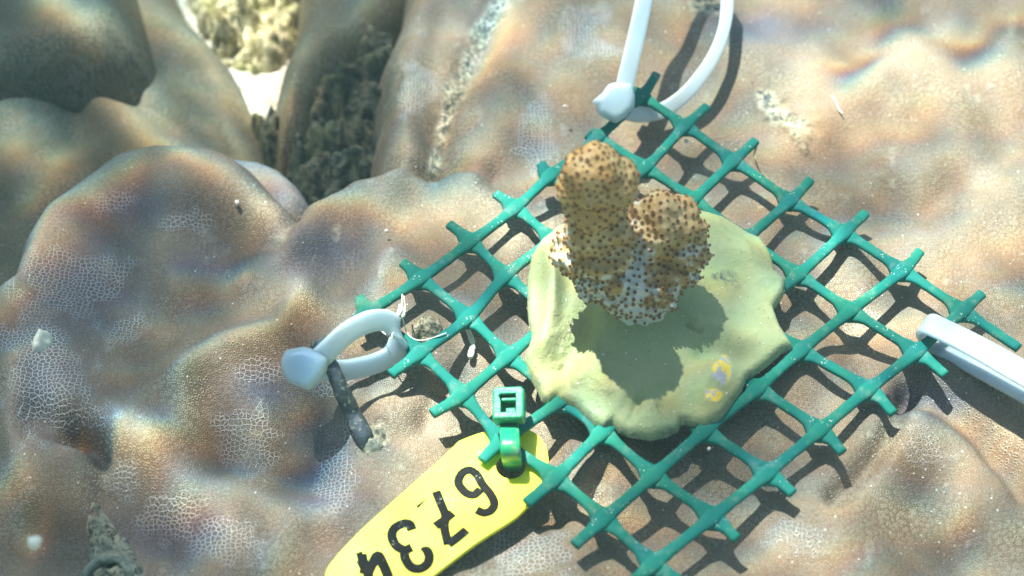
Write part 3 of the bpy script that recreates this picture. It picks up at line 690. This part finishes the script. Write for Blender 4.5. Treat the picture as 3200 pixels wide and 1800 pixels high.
# ------------------------------------------------------------------ branching coral fragment
BY = W(2005, 990, 5)[1]
frag = tag(empty('coral_fragment', W(2005, 990, 5)), 'small two-lobed coral fragment with brown polyps standing in the putty', 'coral')
BL = [(1855, 545, 0, 5.2), (1905, 572, .5, 4.4), (1812, 575, .5, 3.8), (1860, 630, .5, 4.9), (1866, 710, 1.2, 5.2), (1893, 780, 1.5, 5.7), (1824, 790, 3.2, 4.4), (1860, 850, 2.5, 4.6), (1930, 845, 1, 6.0),
      (2076, 700, 6.5, 5.9), (2108, 735, 7.0, 5.3), (2034, 745, 5.0, 5.8), (2124, 790, 5.5, 4.8), (2082, 795, 5.0, 6.6), (2098, 838, 4.5, 4.8), (2045, 855, 1.5, 5.8), (1990, 880, -.5, 5.6), (1960, 912, 0, 4.2), (2030, 912, 0, 4.2),
      (2000, 955, 0, 4.4), (1998, 985, 0, 3.8), (2015, 1000, 0, 3.2), (1985, 1000, .4, 3.0)]
import bmesh
bm = bmesh.new()
from mathutils import Matrix
for u, v, dy_, r in BL:
    c = WY(u, v, BY + dy_)
    bmesh.ops.create_icosphere(bm, subdivisions=3, radius=r * (1.0 if v < 860 else .92), matrix=Matrix.Translation(Vector(c)))
tmp = bpy.data.meshes.new('tmp'); bm.to_mesh(tmp); bm.free()
to = bpy.data.objects.new('tmp', tmp); COL.objects.link(to)
rm = to.modifiers.new('r', 'REMESH'); rm.mode = 'VOXEL'; rm.voxel_size = .40
sm = to.modifiers.new('s', 'SMOOTH'); sm.factor = .6; sm.iterations = 6
dg = bpy.context.evaluated_depsgraph_get(); ev = to.evaluated_get(dg); me = ev.to_mesh()
nv = len(me.vertices); V = np.empty(nv * 3); me.vertices.foreach_get('co', V); V = V.reshape(-1, 3)
NR = np.empty(nv * 3); me.vertices.foreach_get('normal', NR); NR = NR.reshape(-1, 3)
F = [tuple(p.vertices) for p in me.polygons]
ev.to_mesh_clear(); bpy.data.objects.remove(to); bpy.data.meshes.remove(tmp)
rng = np.random.default_rng(7)
# warty relief: raised knobs around each polyp, stronger low on the fragment
order = rng.permutation(nv); pol = []; picked = np.empty((0, 3))
for i in order:
    p = V[i]
    if p[2] < 8: continue
    if len(pol) and np.min(((picked - p) ** 2).sum(1)) < 1.04 ** 2: continue
    pol.append(i); picked = np.vstack([picked, p])
low = np.clip((31 - V[:, 2]) / 20, 0, 1)
d2 = np.full(nv, 9.0)
for s in range(0, len(picked), 60):
    d2 = np.minimum(d2, np.sqrt(((V[:, None, :] - picked[None, s:s + 60]) ** 2).sum(2)).min(1))
knob = np.exp(-(d2 / .44) ** 2)
lump = fbm(V[:, 0] + .6 * V[:, 2], V[:, 1] * 1.1 + V[:, 2], 3.6, 3, 3)
lump3 = gnoise(V[:, 0] + .3 * V[:, 1], V[:, 2] * 1.3 + .4 * V[:, 1], 2.1, 44)
lump2 = fbm(V[:, 0] * 1.3 - V[:, 2] * .3, V[:, 2] - .5 * V[:, 1], 6.5, 31, 2)
dirn = NR + np.array([0, 0, .7]) * low[:, None]
V2 = V + dirn * ((.22 + .62 * low) * knob + lump * (.8 + 1.9 * low) + lump3 * 1.5 * low + lump2 * 1.3)[:, None]
pale = np.clip(.12 + .55 * low + .5 * (V[:, 2] < 9) + np.clip(-NR[:, 0] * .16, 0, .2) + .5 * np.exp(-(((V[:, 0] - WY(1975, 830, BY)[0]) / 2.0) ** 2 + ((V[:, 2] - WY(1975, 830, BY)[2]) / 5.5) ** 2)) - .25 * knob, 0, 1)
part('coral_body', V2, F, M_NUB, frag, attrs={'pale': pale})
# polyps: brown collar with a dark mouth
def polyp_mesh():
    k = 8; v = []; f = []
    for r, h in ((.41, -.10), (.33, .05), (.21, .08), (.16, -.03)):
        for j in range(k):
            a_ = 2 * math.pi * j / k; v.append((r * math.cos(a_), r * math.sin(a_), h))
    for i in range(3):
        for j in range(k): f.append((i * k + j, i * k + (j + 1) % k, (i + 1) * k + (j + 1) % k, (i + 1) * k + j))
    f.append(tuple(3 * k + j for j in range(k)))
    me = bpy.data.meshes.new('polyp'); me.from_pydata((np.array(v) * MM).tolist(), [], f)
    me.materials.append(M_POLYP); me.materials.append(M_POLYPD)
    for p in me.polygons: p.use_smooth = True
    me.polygons[len(f) - 1].material_index = 1
    for j in range(2 * k, 3 * k): me.polygons[j].material_index = 1
    return me
PM = polyp_mesh(); vw = CAM - V2.mean(0); vw /= np.linalg.norm(vw)
front = sorted(pol, key=lambda i: -float(NR[i] @ vw) - .02 * V2[i][2])
fo = np.array(frag.location) / MM
stuffV = []; stuffF = []; cnt = 0
base_v = np.array([v.co[:] for v in PM.vertices]) / MM; base_f = [tuple(p.vertices) for p in PM.polygons]
for i in front:
    n = Vector(NR[i] + np.array([0, 0, .35]) * low[i]).normalized(); q = n.to_track_quat('Z', 'Y')
    s = random.uniform(.72, 1.12) * (1.0 - .12 * low[i])
    if cnt < 300:
        o = bpy.data.objects.new('polyp', PM); COL.objects.link(o); o.parent = frag
        o.location = Vector((V2[i] - fo) * MM) + n * (.02 * MM); o.rotation_mode = 'QUATERNION'; o.rotation_quaternion = q; o.scale = (s, s * random.uniform(.8, 1.1), s)
    else:
        M3 = np.array(q.to_matrix()); nb = len(stuffV) * len(base_v)
        stuffV.append((base_v * s) @ M3.T + V2[i]); stuffF += [tuple(a_ + nb for a_ in ff) for ff in base_f]
    cnt += 1
if stuffV:
    o = part('polyps', np.vstack(stuffV), stuffF, M_POLYP, frag); o['kind'] = 'stuff'

# ------------------------------------------------------------------ white cable ties
def head_block(center, ex, ey, ez, sx, sy, sz, lst=None):
    """chunky rounded block from an outline in the ex/ey plane extruded along ez"""
    pts = lst or [(-1, -.7), (-.75, -1), (.75, -1), (1, -.7), (1, .7), (.75, 1), (-.75, 1), (-1, .7)]
    v = []; f = []; n = len(pts); lv = [(-1, .86), (-.75, 1), (.75, 1), (1, .84)]
    for h, s in lv:
        for a_, b_ in pts: v.append(center + ex * a_ * sx * s + ey * b_ * sy * s + ez * h * sz)
    for i in range(len(lv) - 1):
        for j in range(n): f.append((i * n + j, i * n + (j + 1) % n, (i + 1) * n + (j + 1) % n, (i + 1) * n + j))
    f.append(tuple(range(n))[::-1]); f.append(tuple((len(lv) - 1) * n + j for j in range(n)))
    return np.array(v), f
def bevel(o, wd, seg=2):
    md = o.modifiers.new('b', 'BEVEL'); md.width = wd * MM; md.segments = seg; md.limit_method = 'ANGLE'; md.angle_limit = math.radians(25)
VIEW = -FW
def outline_block(pts_uv, zc, thick, frame=None):
    """solid whose outline is given by frame positions at height zc, thickness along the view-tilted axis"""
    c = W(np.mean([p[0] for p in pts_uv]), np.mean([p[1] for p in pts_uv]), zc)
    depth = (c - CAM) @ FW
    P = []
    for u, v in pts_uv:
        d = FW + RT * ((u - 1600) / FPX) + UP * (-(v - 900) / FPX); P.append(CAM + d * depth)
    P = np.array(P); cc = P.mean(0); n = len(P); v = []; f = []
    lv = [(-.5, .78), (-.3, .97), (.1, 1.0), (.38, .9), (.5, .68)]
    for h, s in lv:
        for p in P: v.append(cc + (p - cc) * s + VIEW * h * thick)
    for i in range(len(lv) - 1):
        for j in range(n): f.append((i * n + j, i * n + (j + 1) % n, (i + 1) * n + (j + 1) % n, (i + 1) * n + j))
    f.append(tuple(range(n))); f.append(tuple((len(lv) - 1) * n + j for j in range(n)))
    return np.array(v), f
# top tie
t1 = tag(empty('cable_tie', W(1935, 330, 2)), 'white nylon cable tie looped upward from the top corner of the mesh', 'cable tie', 'white cable ties fixing the mesh')
pth = [(1945, 300, 5.5), (1968, 200, 9), (1990, 105, 12), (2012, 0, 15), (2042, -140, 18), (2110, -260, 18), (2205, -260, 14), (2262, -130, 9), (2272, 0, 6), (2262, 90, 4), (2228, 180, 2), (2165, 270, 0), (2105, 325, -2.2), (2055, 350, -3.0), (1990, 357, -1.0), (1940, 345, 1.5)]
C = spline([W(*p) for p in pth], 8); n = len(C)
V, F = sweep(C, np.interp(np.linspace(0, 1, n), [0, .3, .6, .85, 1], [1.95, 1.8, 1.35, 1.75, 1.7]), .62, nrm=VIEW, k=12, power=5)
part('strap', V, F, M_NYLON, t1)
V, F = outline_block([(1933, 256), (1973, 262), (1984, 300), (1982, 335), (1955, 368), (1926, 386), (1895, 372), (1868, 356), (1862, 330), (1848, 318), (1880, 292), (1900, 264)], 6.0, 5.0)
o = part('tie_head', V, F, M_NYLON, t1); bevel(o, .45)
# left tie round the nail
t2 = tag(empty('cable_tie', W(960, 1140, 4)), 'white nylon cable tie lashing the left corner of the mesh to the dark nail', 'cable tie', 'white cable ties fixing the mesh')
pth = [(985, 1135, 9), (1030, 1090, 10.5), (1085, 1040, 11.5), (1150, 1006, 10.5), (1205, 1002, 8), (1240, 1030, 5), (1246, 1070, 1.5), (1225, 1108, -1.0), (1175, 1135, -1.5), (1110, 1152, -1.0), (1062, 1158, 0), (1010, 1155, 2.5)]
C = spline([W(*p) for p in pth], 8); n = len(C)
sd_ = np.array([0, -.35, 1.0])
sidev = np.array([UP * .95 + VIEW * .35 * (1 if k < n * .5 else 1.4) + RT * (-.25) for k in range(n)])
V, F = sweep(C, 2.0, .6, side=sidev, k=12, power=5)
part('strap', V, F, M_NYLON, t2)
V, F = outline_block([(895, 1092), (950, 1083), (1000, 1096), (1030, 1120), (1022, 1160), (1000, 1195), (972, 1222), (930, 1208), (896, 1190), (880, 1150), (879, 1120)], 8.0, 6.0)
o = part('tie_head', V, F, M_NYLON, t2); bevel(o, .5)
# right tie
t3 = tag(empty('cable_tie', W(2900, 1040, 4)), 'white nylon cable tie strap leaving the frame at the right edge of the mesh', 'cable tie', 'white cable ties fixing the mesh')
pth = [(2920, 1075, -4.0), (2898, 1050, -3), (2886, 1022, .5), (2900, 1012, 3.2), (2940, 1028, 4.4), (3050, 1083, 5.5), (3200, 1168, 7), (3400, 1285, 8), (3620, 1420, 6)]
C = spline([W(*p) for p in pth], 8)
V, F = sweep(C, np.linspace(2.25, 2.75, len(C)), .55, side=W(2870, 1035, 3) - W(2905, 985, 3), k=12, power=5)
part('strap', V, F, M_NYLON, t3)
pth = [(2915, 1072, -3.5), (2990, 1110, -2.6), (3100, 1170, -1.5), (3220, 1235, 0), (3400, 1330, 2), (3620, 1440, 4)]
C = spline([W(*p) for p in pth], 6)
V, F = sweep(C, 2.3, .5, side=W(2870, 1035, 3) - W(2905, 985, 3), k=12, power=5)
part('strap', V, F, M_NYLON, t3)

# ------------------------------------------------------------------ nail
nail = tag(empty('nail', W(1150, 1385, -7)), 'dark corroded steel nail driven into the coral inside the left cable tie', 'nail')
NZ = on_main(1150, 1385)
pth = [(1165, 1410, NZ - 3), (1140, 1370, NZ + 1), (1100, 1290, -.5), (1065, 1215, 4.0), (1045, 1165, 6.2), (1020, 1112, 7.6), (1000, 1078, 8.6)]
C = spline([W(*p) for p in pth], 6); n = len(C)
rr = np.interp(np.linspace(0, 1, n), [0, .3, .6, 1], [1.9, 1.7, 1.4, 1.1]) + .1 * np.array([random.uniform(-1, 1) for _ in range(n)])
V, F = sweep(C, rr, rr, nrm=VIEW, k=12); part('shaft', V, F, M_STEEL, nail)
c = W(997, 1074, 9.0); ax_ = C[-1] - C[-4]; ax_ /= np.linalg.norm(ax_)
V, F = sweep(np.array([c - ax_ * .6, c - ax_ * .45, c + ax_ * .35, c + ax_ * .5]), [1.5, 1.75, 1.75, 1.4], [1.5, 1.75, 1.75, 1.4], nrm=VIEW, k=14)
part('nail_head', V, F, M_STEEL, nail)
def clump(name, cu, cv, z, ru, rv, h, seed, mt, label=None, cat=None, parent=None, step=.35, px=True):
    z = on_main(cu, cv) + .2 if z > -20 else z
    c = W(cu, cv, z); P = []
    rnd = random.Random(seed)
    for k in range(14):
        a_ = 2 * math.pi * k / 14; s = rnd.uniform(.75, 1.15)
        P.append((c[0] + math.cos(a_) * ru / 16.4 * s, c[1] + math.sin(a_) * rv / 12.6 * s))
    Q = np.array(P); xs = np.arange(Q[:, 0].min() - 1, Q[:, 0].max() + 1, step); ys = np.arange(Q[:, 1].min() - 1, Q[:, 1].max() + 1, step)
    rmax = min(ru / 16.4, rv / 12.6)
    f = lambda x, y, d: surf(x, y) + h * np.sqrt(np.clip(d / rmax, 0, 1)) * (1 + .9 * fbm(x, y, 2.2, seed, 3)) - .6 + .35 * h * fbm(x, y, .9, seed + 2, 2)
    o = heightfield(name, xs, ys, P, .01, f, mt, parent=parent)
    if label: tag(o, label, cat)
    return o
clump('crust', 1168, 1378, -9, 44, 40, 2.0, 5, M_CRUST, parent=nail)

# ------------------------------------------------------------------ yellow tag with digits
def tagz(u, v): return -2.6 + .0006 * (u - 1400)
tg = tag(empty('number_tag', W(1400, 1600, -2.6)), 'bright yellow plastic tag with embossed black number, hung under the mesh edge', 'tag')
OUT = [(1434, 1388), (1479, 1370), (1515, 1359), (1560, 1351), (1610, 1347), (1650, 1352), (1686, 1374), (1708, 1415), (1713, 1455), (1702, 1490), (1692, 1520), (1668, 1567), (1636, 1603), (1600, 1634), (1488, 1706), (1376, 1791), (1260, 1880), (1150, 1920), (1060, 1900), (1015, 1850), (1018, 1805), (1040, 1762), (1129, 1666), (1264, 1545), (1385, 1437)]
def px3(crop, z): return W(crop[0], crop[1], z)
OUT = [tuple(p) for p in spline(OUT + [OUT[0]], 3)[:-1]]
HC = (1596, 1464); hole = [(HC[0] + 47 * math.cos(a_), HC[1] + 42 * math.sin(a_)) for a_ in np.linspace(0, 2 * math.pi, 28, endpoint=False)]
bm = bmesh.new(); off = np.array(tg.location) / MM
def ring(pts):
    vs = [bm.verts.new(Vector((W(u, v, tagz(u, v)) - off) * MM)) for u, v in pts]
    return [bm.edges.new((vs[i], vs[(i + 1) % len(vs)])) for i in range(len(vs))]
ed = ring(OUT) + ring(hole)
bmesh.ops.triangle_fill(bm, use_beauty=True, edges=ed)
bmesh.ops.recalc_face_normals(bm, faces=bm.faces[:])
for f_ in bm.faces:
    if f_.normal.z < 0: f_.normal_flip()
r = bmesh.ops.extrude_face_region(bm, geom=bm.faces[:])
for v_ in r['geom']:
    if isinstance(v_, bmesh.types.BMVert): v_.co.z += 1.0 * MM
bmesh.ops.recalc_face_normals(bm, faces=bm.faces[:])
me = bpy.data.meshes.new('tag_plate'); bm.to_mesh(me); bm.free(); me.materials.append(M_TAG)
o = bpy.data.objects.new('tag_plate', me); COL.objects.link(o); o.parent = tg; bevel(o, .22, 3)
def cr(p): return (950 + p[0] / 2.229, 1150 + p[1] / 2.229)
GLYPH = [('6', [[(1228, 848), (1180, 885), (1120, 865), (1076, 800), (1098, 738), (1150, 712), (1202, 742), (1245, 815), (1295, 875), (1325, 940), (1305, 990), (1255, 1010), (1202, 990)]], 19),
 ('7', [[(920, 862), (955, 950), (985, 1030), (978, 1110), (1004, 1230)], [(1004, 1230), (1060, 1188), (1130, 1130)], [(915, 1102), (975, 1060), (1035, 1010)]], 19),
 ('3', [[(752, 1128), (735, 1090), (690, 1085), (630, 1118), (612, 1170), (640, 1235), (700, 1268), (750, 1250)], [(700, 1268), (705, 1325), (745, 1385), (805, 1398), (858, 1365), (872, 1310), (852, 1272), (828, 1285)]], 20),
 ('4', [[(372, 1322), (415, 1306)], [(402, 1300), (412, 1360), (420, 1400), (392, 1398)], [(420, 1395), (468, 1378), (512, 1306), (552, 1372), (584, 1450), (600, 1540)], [(468, 1378), (448, 1430), (452, 1500)]], 21)]
for ch, strokes, hw in GLYPH:
    mb = MB()
    for k_, st in enumerate(strokes):
        pts = [cr(p) for p in st]
        C = spline([W(u, v, tagz(u, v) + 1.0 + .02 * k_) for u, v in pts], 6) if len(pts) > 2 else np.array([W(u, v, tagz(u, v) + 1.0 + .02 * k_) for u, v in pts])
        V, F = sweep(C, 1.6 * hw / 2.229 / 17.2, .2, nrm=(0, 0, 1), k=10, power=4); mb.add(V, F)
    o = part('digit', mb.v, mb.f, M_INK, tg); o['label'] = 'black embossed numeral ' + ch
mb = MB()
for st, hw in (([(787, 972), (822, 940), (860, 902)], [12, 8, 1]), ([(556, 1162), (562, 1158), (570, 1150)], [6, 7, 3]), ([(420, 1282), (450, 1258), (488, 1226)], [1, 2, 1]), ([(370, 1345), (380, 1365), (385, 1380)], [6, 8, 6])):
    C = np.array([W(*cr(p), tagz(*cr(p)) + .98) for p in st]); V, F = sweep(C, np.array(hw) / 2.229 / 17, .06, nrm=(0, 0, 1), k=8); mb.add(V, F)
part('ink_smear', mb.v, mb.f, M_INK, tg)

# ------------------------------------------------------------------ green cable tie through the tag
t4 = tag(empty('cable_tie', W(1596, 1380, 0)), 'short green cable tie with square head fastening the yellow tag to the mesh', 'cable tie')
hc = W(1592, 1268, 6.0)
ex = RT.copy(); ez = np.array([-.12, -.30, .95]); ez /= np.linalg.norm(ez); ex = ex - ez * (ex @ ez); ex /= np.linalg.norm(ex); ey = np.cross(ez, ex)
hx, hy, hz = 2.75, 2.95, 1.9
def ringblock(outer, inner, z0, z1):
    """square ring prism from matching outer and inner loops"""
    v = []; f = []; n = len(outer)
    for zz, sc_ in ((z0, .9), (z0 + .4, 1.0), (z1 - .35, 1.0), (z1, .9)):
        for a_, b_ in outer: v.append(hc + ex * a_ * sc_ + ey * b_ * sc_ + ez * zz)
    for zz in (z1, z0 + .5):
        for a_, b_ in inner: v.append(hc + ex * a_ + ey * b_ + ez * zz)
    for i in range(3):
        for j in range(n): f.append((i * n + j, i * n + (j + 1) % n, (i + 1) * n + (j + 1) % n, (i + 1) * n + j))
    for j in range(n):
        f.append((3 * n + j, 3 * n + (j + 1) % n, 4 * n + (j + 1) % n, 4 * n + j))
        f.append((4 * n + j, 4 * n + (j + 1) % n, 5 * n + (j + 1) % n, 5 * n + j))
    f.append(tuple(5 * n + j for j in range(n))); f.append(tuple(range(n))[::-1])
    return v, f
outer = [(-hx, -hy), (hx * .88, -hy), (hx, -hy * .85), (hx, hy * .8), (hx * .8, hy), (-hx * .8, hy), (-hx, hy * .85), (-hx, 0)]
inner = [(-1.35, -1.75), (.9, -1.75), (1.35, -1.75), (1.35, 1.4), (1.35, 1.65), (-1.35, 1.65), (-1.7, 1.3), (-1.35, .5)]
V, F = ringblock(outer, inner, -hz, hz); o = part('tie_head', V, F, M_GTIE, t4, smooth=False); bevel(o, .12, 2)
pw = lambda a_, b_, c_: hc + ex * a_ + ey * b_ + ez * c_
def boxv(cen, dx, dy2, dz2):
    v = [pw(cen[0] + sx * dx, cen[1] + sy * dy2, cen[2] + sz * dz2) for sx in (-1, 1) for sy in (-1, 1) for sz in (-1, 1)]
    f = [(0, 1, 3, 2), (4, 6, 7, 5), (0, 4, 5, 1), (2, 3, 7, 6), (0, 2, 6, 4), (1, 5, 7, 3)]
    return v, f
V, F = boxv((0.0, .95, .1), 1.30, .3, .9); o = part('locking_pawl', V, F, M_GTIE, t4, smooth=False); bevel(o, .15)
V, F = boxv((.2, -.95, -.7), .85, .6, .6); o = part('strap_tip', V, F, M_GTIE, t4, smooth=False); bevel(o, .15)
pth = [W(1590, 1330, 3.2), W(1592, 1352, 4.6), W(1594, 1385, 5.4), W(1596, 1415, 4.4), W(1600, 1438, 1.8), W(1603, 1452, -1.8), W(1604, 1462, -4.5), W(1598, 1440, -5.6), W(1592, 1400, -5.4), W(1590, 1372, -4.0)]
C = spline(pth, 7); V, F = sweep(C, 1.72, .62, side=RT, k=12, power=5); part('strap', V, F, M_GTIE, t4)

# ------------------------------------------------------------------ threads, growth and specks
def thread(name, lists, rad, mt, label, cat, loc):
    mb = MB()
    for pts in lists:
        C = spline([W(*p) for p in pts], 6); n = len(C)
        V, F = sweep(C, rad * np.array([random.uniform(.7, 1.3) for _ in range(n)]), rad, nrm=VIEW, k=6); mb.add(V, F)
    o = mesh_obj(name, mb.v, mb.f, mt); return tag(o, label, cat)
thread('thread', [[(1257, 920, 2), (1256, 950, 3), (1258, 985, 4), (1238, 1010, 5), (1228, 1040, 6), (1222, 1060, 6)], [(1262, 925, 2), (1265, 960, 3), (1258, 985, 4), (1262, 1010, 2), (1275, 1045, 1), (1300, 1062, 1), (1330, 1062, 1.5), (1370, 1050, 2), (1395, 1040, 2)],
        [(1256, 955, 3), (1245, 985, 5), (1222, 1012, 6), (1215, 1035, 6), (1210, 1048, 5)], [(1190, 1032, 4), (1210, 1048, 5), (1235, 1055, 4)]], .13, M_THREAD, 'fine white frayed thread tangled over the left cable tie', 'thread', None)
thread('algae_tuft', [[(1252, 955, 3.4), (1250, 972, 4.4), (1236, 995, 5.4), (1222, 1012, 6.2)], [(1262, 965, 3), (1260, 985, 4), (1250, 992, 4)]], .42, M_THREAD, 'small pale fluff knot caught on the white thread', 'fluff', None)
thread('thread', [[(2365, 455, 0), (2358, 480, -1), (2362, 505, -2), (2372, 530, -4), (2388, 548, -5), (2402, 562, -5.5)]], .22, rock_material('brown_fibre', (.40, .34, .18), (.5, .42, .25), (.45, .4, .2)), 'thin brown fibre hanging from a cut mesh end', 'thread', None)
thread('white_worm', [[(1462, 1030, -3), (1470, 1050, -3), (1478, 1075, -3.2), (1474, 1095, -3.4), (1469, 1118, -3.6)]], .55, M_THREAD, 'small flaky white strip lying in a square of the mesh', 'debris', None)
thread('filament', [[(2600, 300, -5), (2612, 318, -4.6), (2620, 340, -5), (2634, 356, -5)]], .2, M_THREAD, 'short white filament on the sunlit coral at the upper right', 'filament', None)
clump('algae_clump', 1335, 1035, -7.0, 52, 42, 4.5, 11, M_CRUST, 'small sandy tuft growing in a mesh square beside the left tie', 'growth')
clump('limpet', 133, 1070, -6.5, 30, 34, 3.6, 12, M_THREAD, 'small round cream shell stuck on the left coral dome', 'shell')
# worm tube in its crust, lower left
cp = [(290, 1570), (320, 1580), (345, 1620), (370, 1650), (400, 1680), (420, 1730), (450, 1790), (480, 1900), (280, 1950), (255, 1850), (262, 1760), (275, 1700), (258, 1640)]
poly = wp(cp, -7.5); Q = np.array(poly); xs = np.arange(Q[:, 0].min() - 1, Q[:, 0].max() + 1, .3); ys = np.arange(Q[:, 1].min() - 1, Q[:, 1].max() + 1, .3)
wt = tag(empty('worm_tube', W(335, 1800, -8)), 'crusty grey worm tube with a dark round mouth at the lower left', 'worm tube')
heightfield('crust', xs, ys, poly, .01, lambda x, y, d: surf(x, y) - .9 + 3.2 * np.sqrt(np.clip(d / 3.5, 0, 1)) * (1 + .8 * fbm(x, y, 2.5, 3, 4)) + 1.4 * fbm(x, y, 1.3, 5, 3), M_CRUST, parent=wt)
c = W(335, 1812, on_main(335, 1800) + 2.0); mb = MB(); k = 26; ringv = []
nv_ = np.array([-.05, -.45, .9]); nv_ /= np.linalg.norm(nv_); e1 = np.cross([0, 1, 0], nv_); e1 /= np.linalg.norm(e1); e2 = np.cross(nv_, e1)
for r_1, h in ((5.4, -4.5), (4.6, -1.2), (4.2, .3), (3.6, .6), (3.1, .2), (2.8, -1.5), (2.5, -6.0)):
    for j in range(k):
        a_ = 2 * math.pi * j / k; s = 1 + .06 * math.sin(3 * a_ + h) + .03 * math.sin(7 * a_)
        mb.v.append(tuple(c + (e1 * math.cos(a_) + e2 * math.sin(a_)) * r_1 * s + nv_ * (h + .25 * math.sin(5 * a_))))
for i in range(6):
    for j in range(k): mb.f.append((i * k + j, i * k + (j + 1) % k, (i + 1) * k + (j + 1) % k, (i + 1) * k + j))
mb.f.append(tuple(6 * k + j for j in range(k)))
part('tube', mb.v, mb.f, rock_material('tube_wall', (.16, .18, .15), (.36, .36, .28), (.22, .26, .22), 700, .0003), wt)
# drifting particles
def blob(name, u, v, z, r, label, mt=M_PARTICLE, cat='particle', group=None):
    c = W(u, v, z); b_ = bmesh.new(); bmesh.ops.create_icosphere(b_, subdivisions=2, radius=r, matrix=Matrix.Translation(Vector(c)))
    rnd = random.Random(int(u * 7 + v)); 
    for vv in b_.verts: vv.co = Vector(c) + (vv.co - Vector(c)) * rnd.uniform(.7, 1.25)
    V = [tuple(x.co) for x in b_.verts]; F = [tuple(x.index for x in f.verts) for f in b_.faces]; b_.free()
    return tag(mesh_obj(name, V, F, mt), label, cat, group)
blob('floating_particle', 107, 1695, 30, 1.0, 'blurred pale particle drifting above the lower left coral')
blob('floating_particle', 1190, 572, -8, .62, 'pale yellow grain at the edge of the dark rocky gap')
blob('floating_particle', 1765, 332, -2, .38, 'tiny white grain left of the upper tie head')
blob('floating_particle', 1207, 722, -4, .45, 'small white grain on the shaded dome left of the mesh')
blob('floating_particle', 2145, 440, -4.6, .5, 'small cream grain inside a mesh square near the top corner')
blob('floating_particle', 815, 1555, -5.5, .55, 'white flake on the coral left of the yellow tag')
blob('floating_particle', 2215, 1402, -1.5, .4, 'small round grain below the putty, in a mesh square')
blob('floating_particle', 740, 632, -5, .5, 'white grain on the crest of the left coral dome')
# countless fine grains lying on everything
gb = MB(); rnd = random.Random(99); tet = [(1, 1, 1), (-1, -1, 1), (-1, 1, -1), (1, -1, -1)]
from mathutils.bvhtree import BVHTree
dg = bpy.context.evaluated_depsgraph_get()
trees = [BVHTree.FromObject(o_, dg) for o_ in (main, putty)]
for _ in range(1500):
    u = rnd.uniform(0, 3200); v = rnd.uniform(0, 1800)
    if rnd.random() < .4: u = rnd.uniform(1500, 3200)
    d = FW + RT * ((u - 1600) / FPX) + UP * (-(v - 900) / FPX); best = None
    for t_ in trees:
        h = t_.ray_cast(Vector(CAM * MM), Vector(d).normalized(), 1.0)
        if h[0] is not None and (best is None or h[3] < best[3]): best = h
    if best is None: continue
    p = np.array(best[0]) / MM; s = rnd.choice([.05, .06, .08, .11, .16])
    R_ = Matrix.Rotation(rnd.uniform(0, 6), 3, Vector((rnd.random(), rnd.random(), rnd.random() + .1)).normalized())
    gb.add([p + np.array(R_ @ Vector(q)) * s for q in tet], [(0, 1, 2), (0, 3, 1), (0, 2, 3), (1, 3, 2)])
tag(mesh_obj('sediment_grains', gb.v, gb.f, M_PARTICLE, smooth=False), 'fine pale sediment grains scattered over coral and putty', 'sediment', kind='stuff')

# ------------------------------------------------------------------ suspended matter that veils the water
hm = bpy.data.materials.new('murky_water'); hm.use_nodes = True; t = hm.node_tree; t.nodes.clear()
ho = t.nodes.new('ShaderNodeOutputMaterial'); pv_ = t.nodes.new('ShaderNodeVolumePrincipled')
pv_.inputs['Color'].default_value = (.55, .90, .92, 1); pv_.inputs['Density'].default_value = .15
t.links.new(pv_.outputs[0], ho.inputs['Volume'])
bb = [(x, y, z) for x in (-3050, 3050) for y in (-3050, 3050) for z in (-1060, 250)]
hz_ = mesh_obj('haze', bb, [(0, 1, 3, 2), (4, 6, 7, 5), (0, 4, 5, 1), (2, 3, 7, 6), (0, 2, 6, 4), (1, 5, 7, 3)], hm, smooth=False)
tag(hz_, 'thin blue-green murk in the sea water', 'water', kind='stuff')
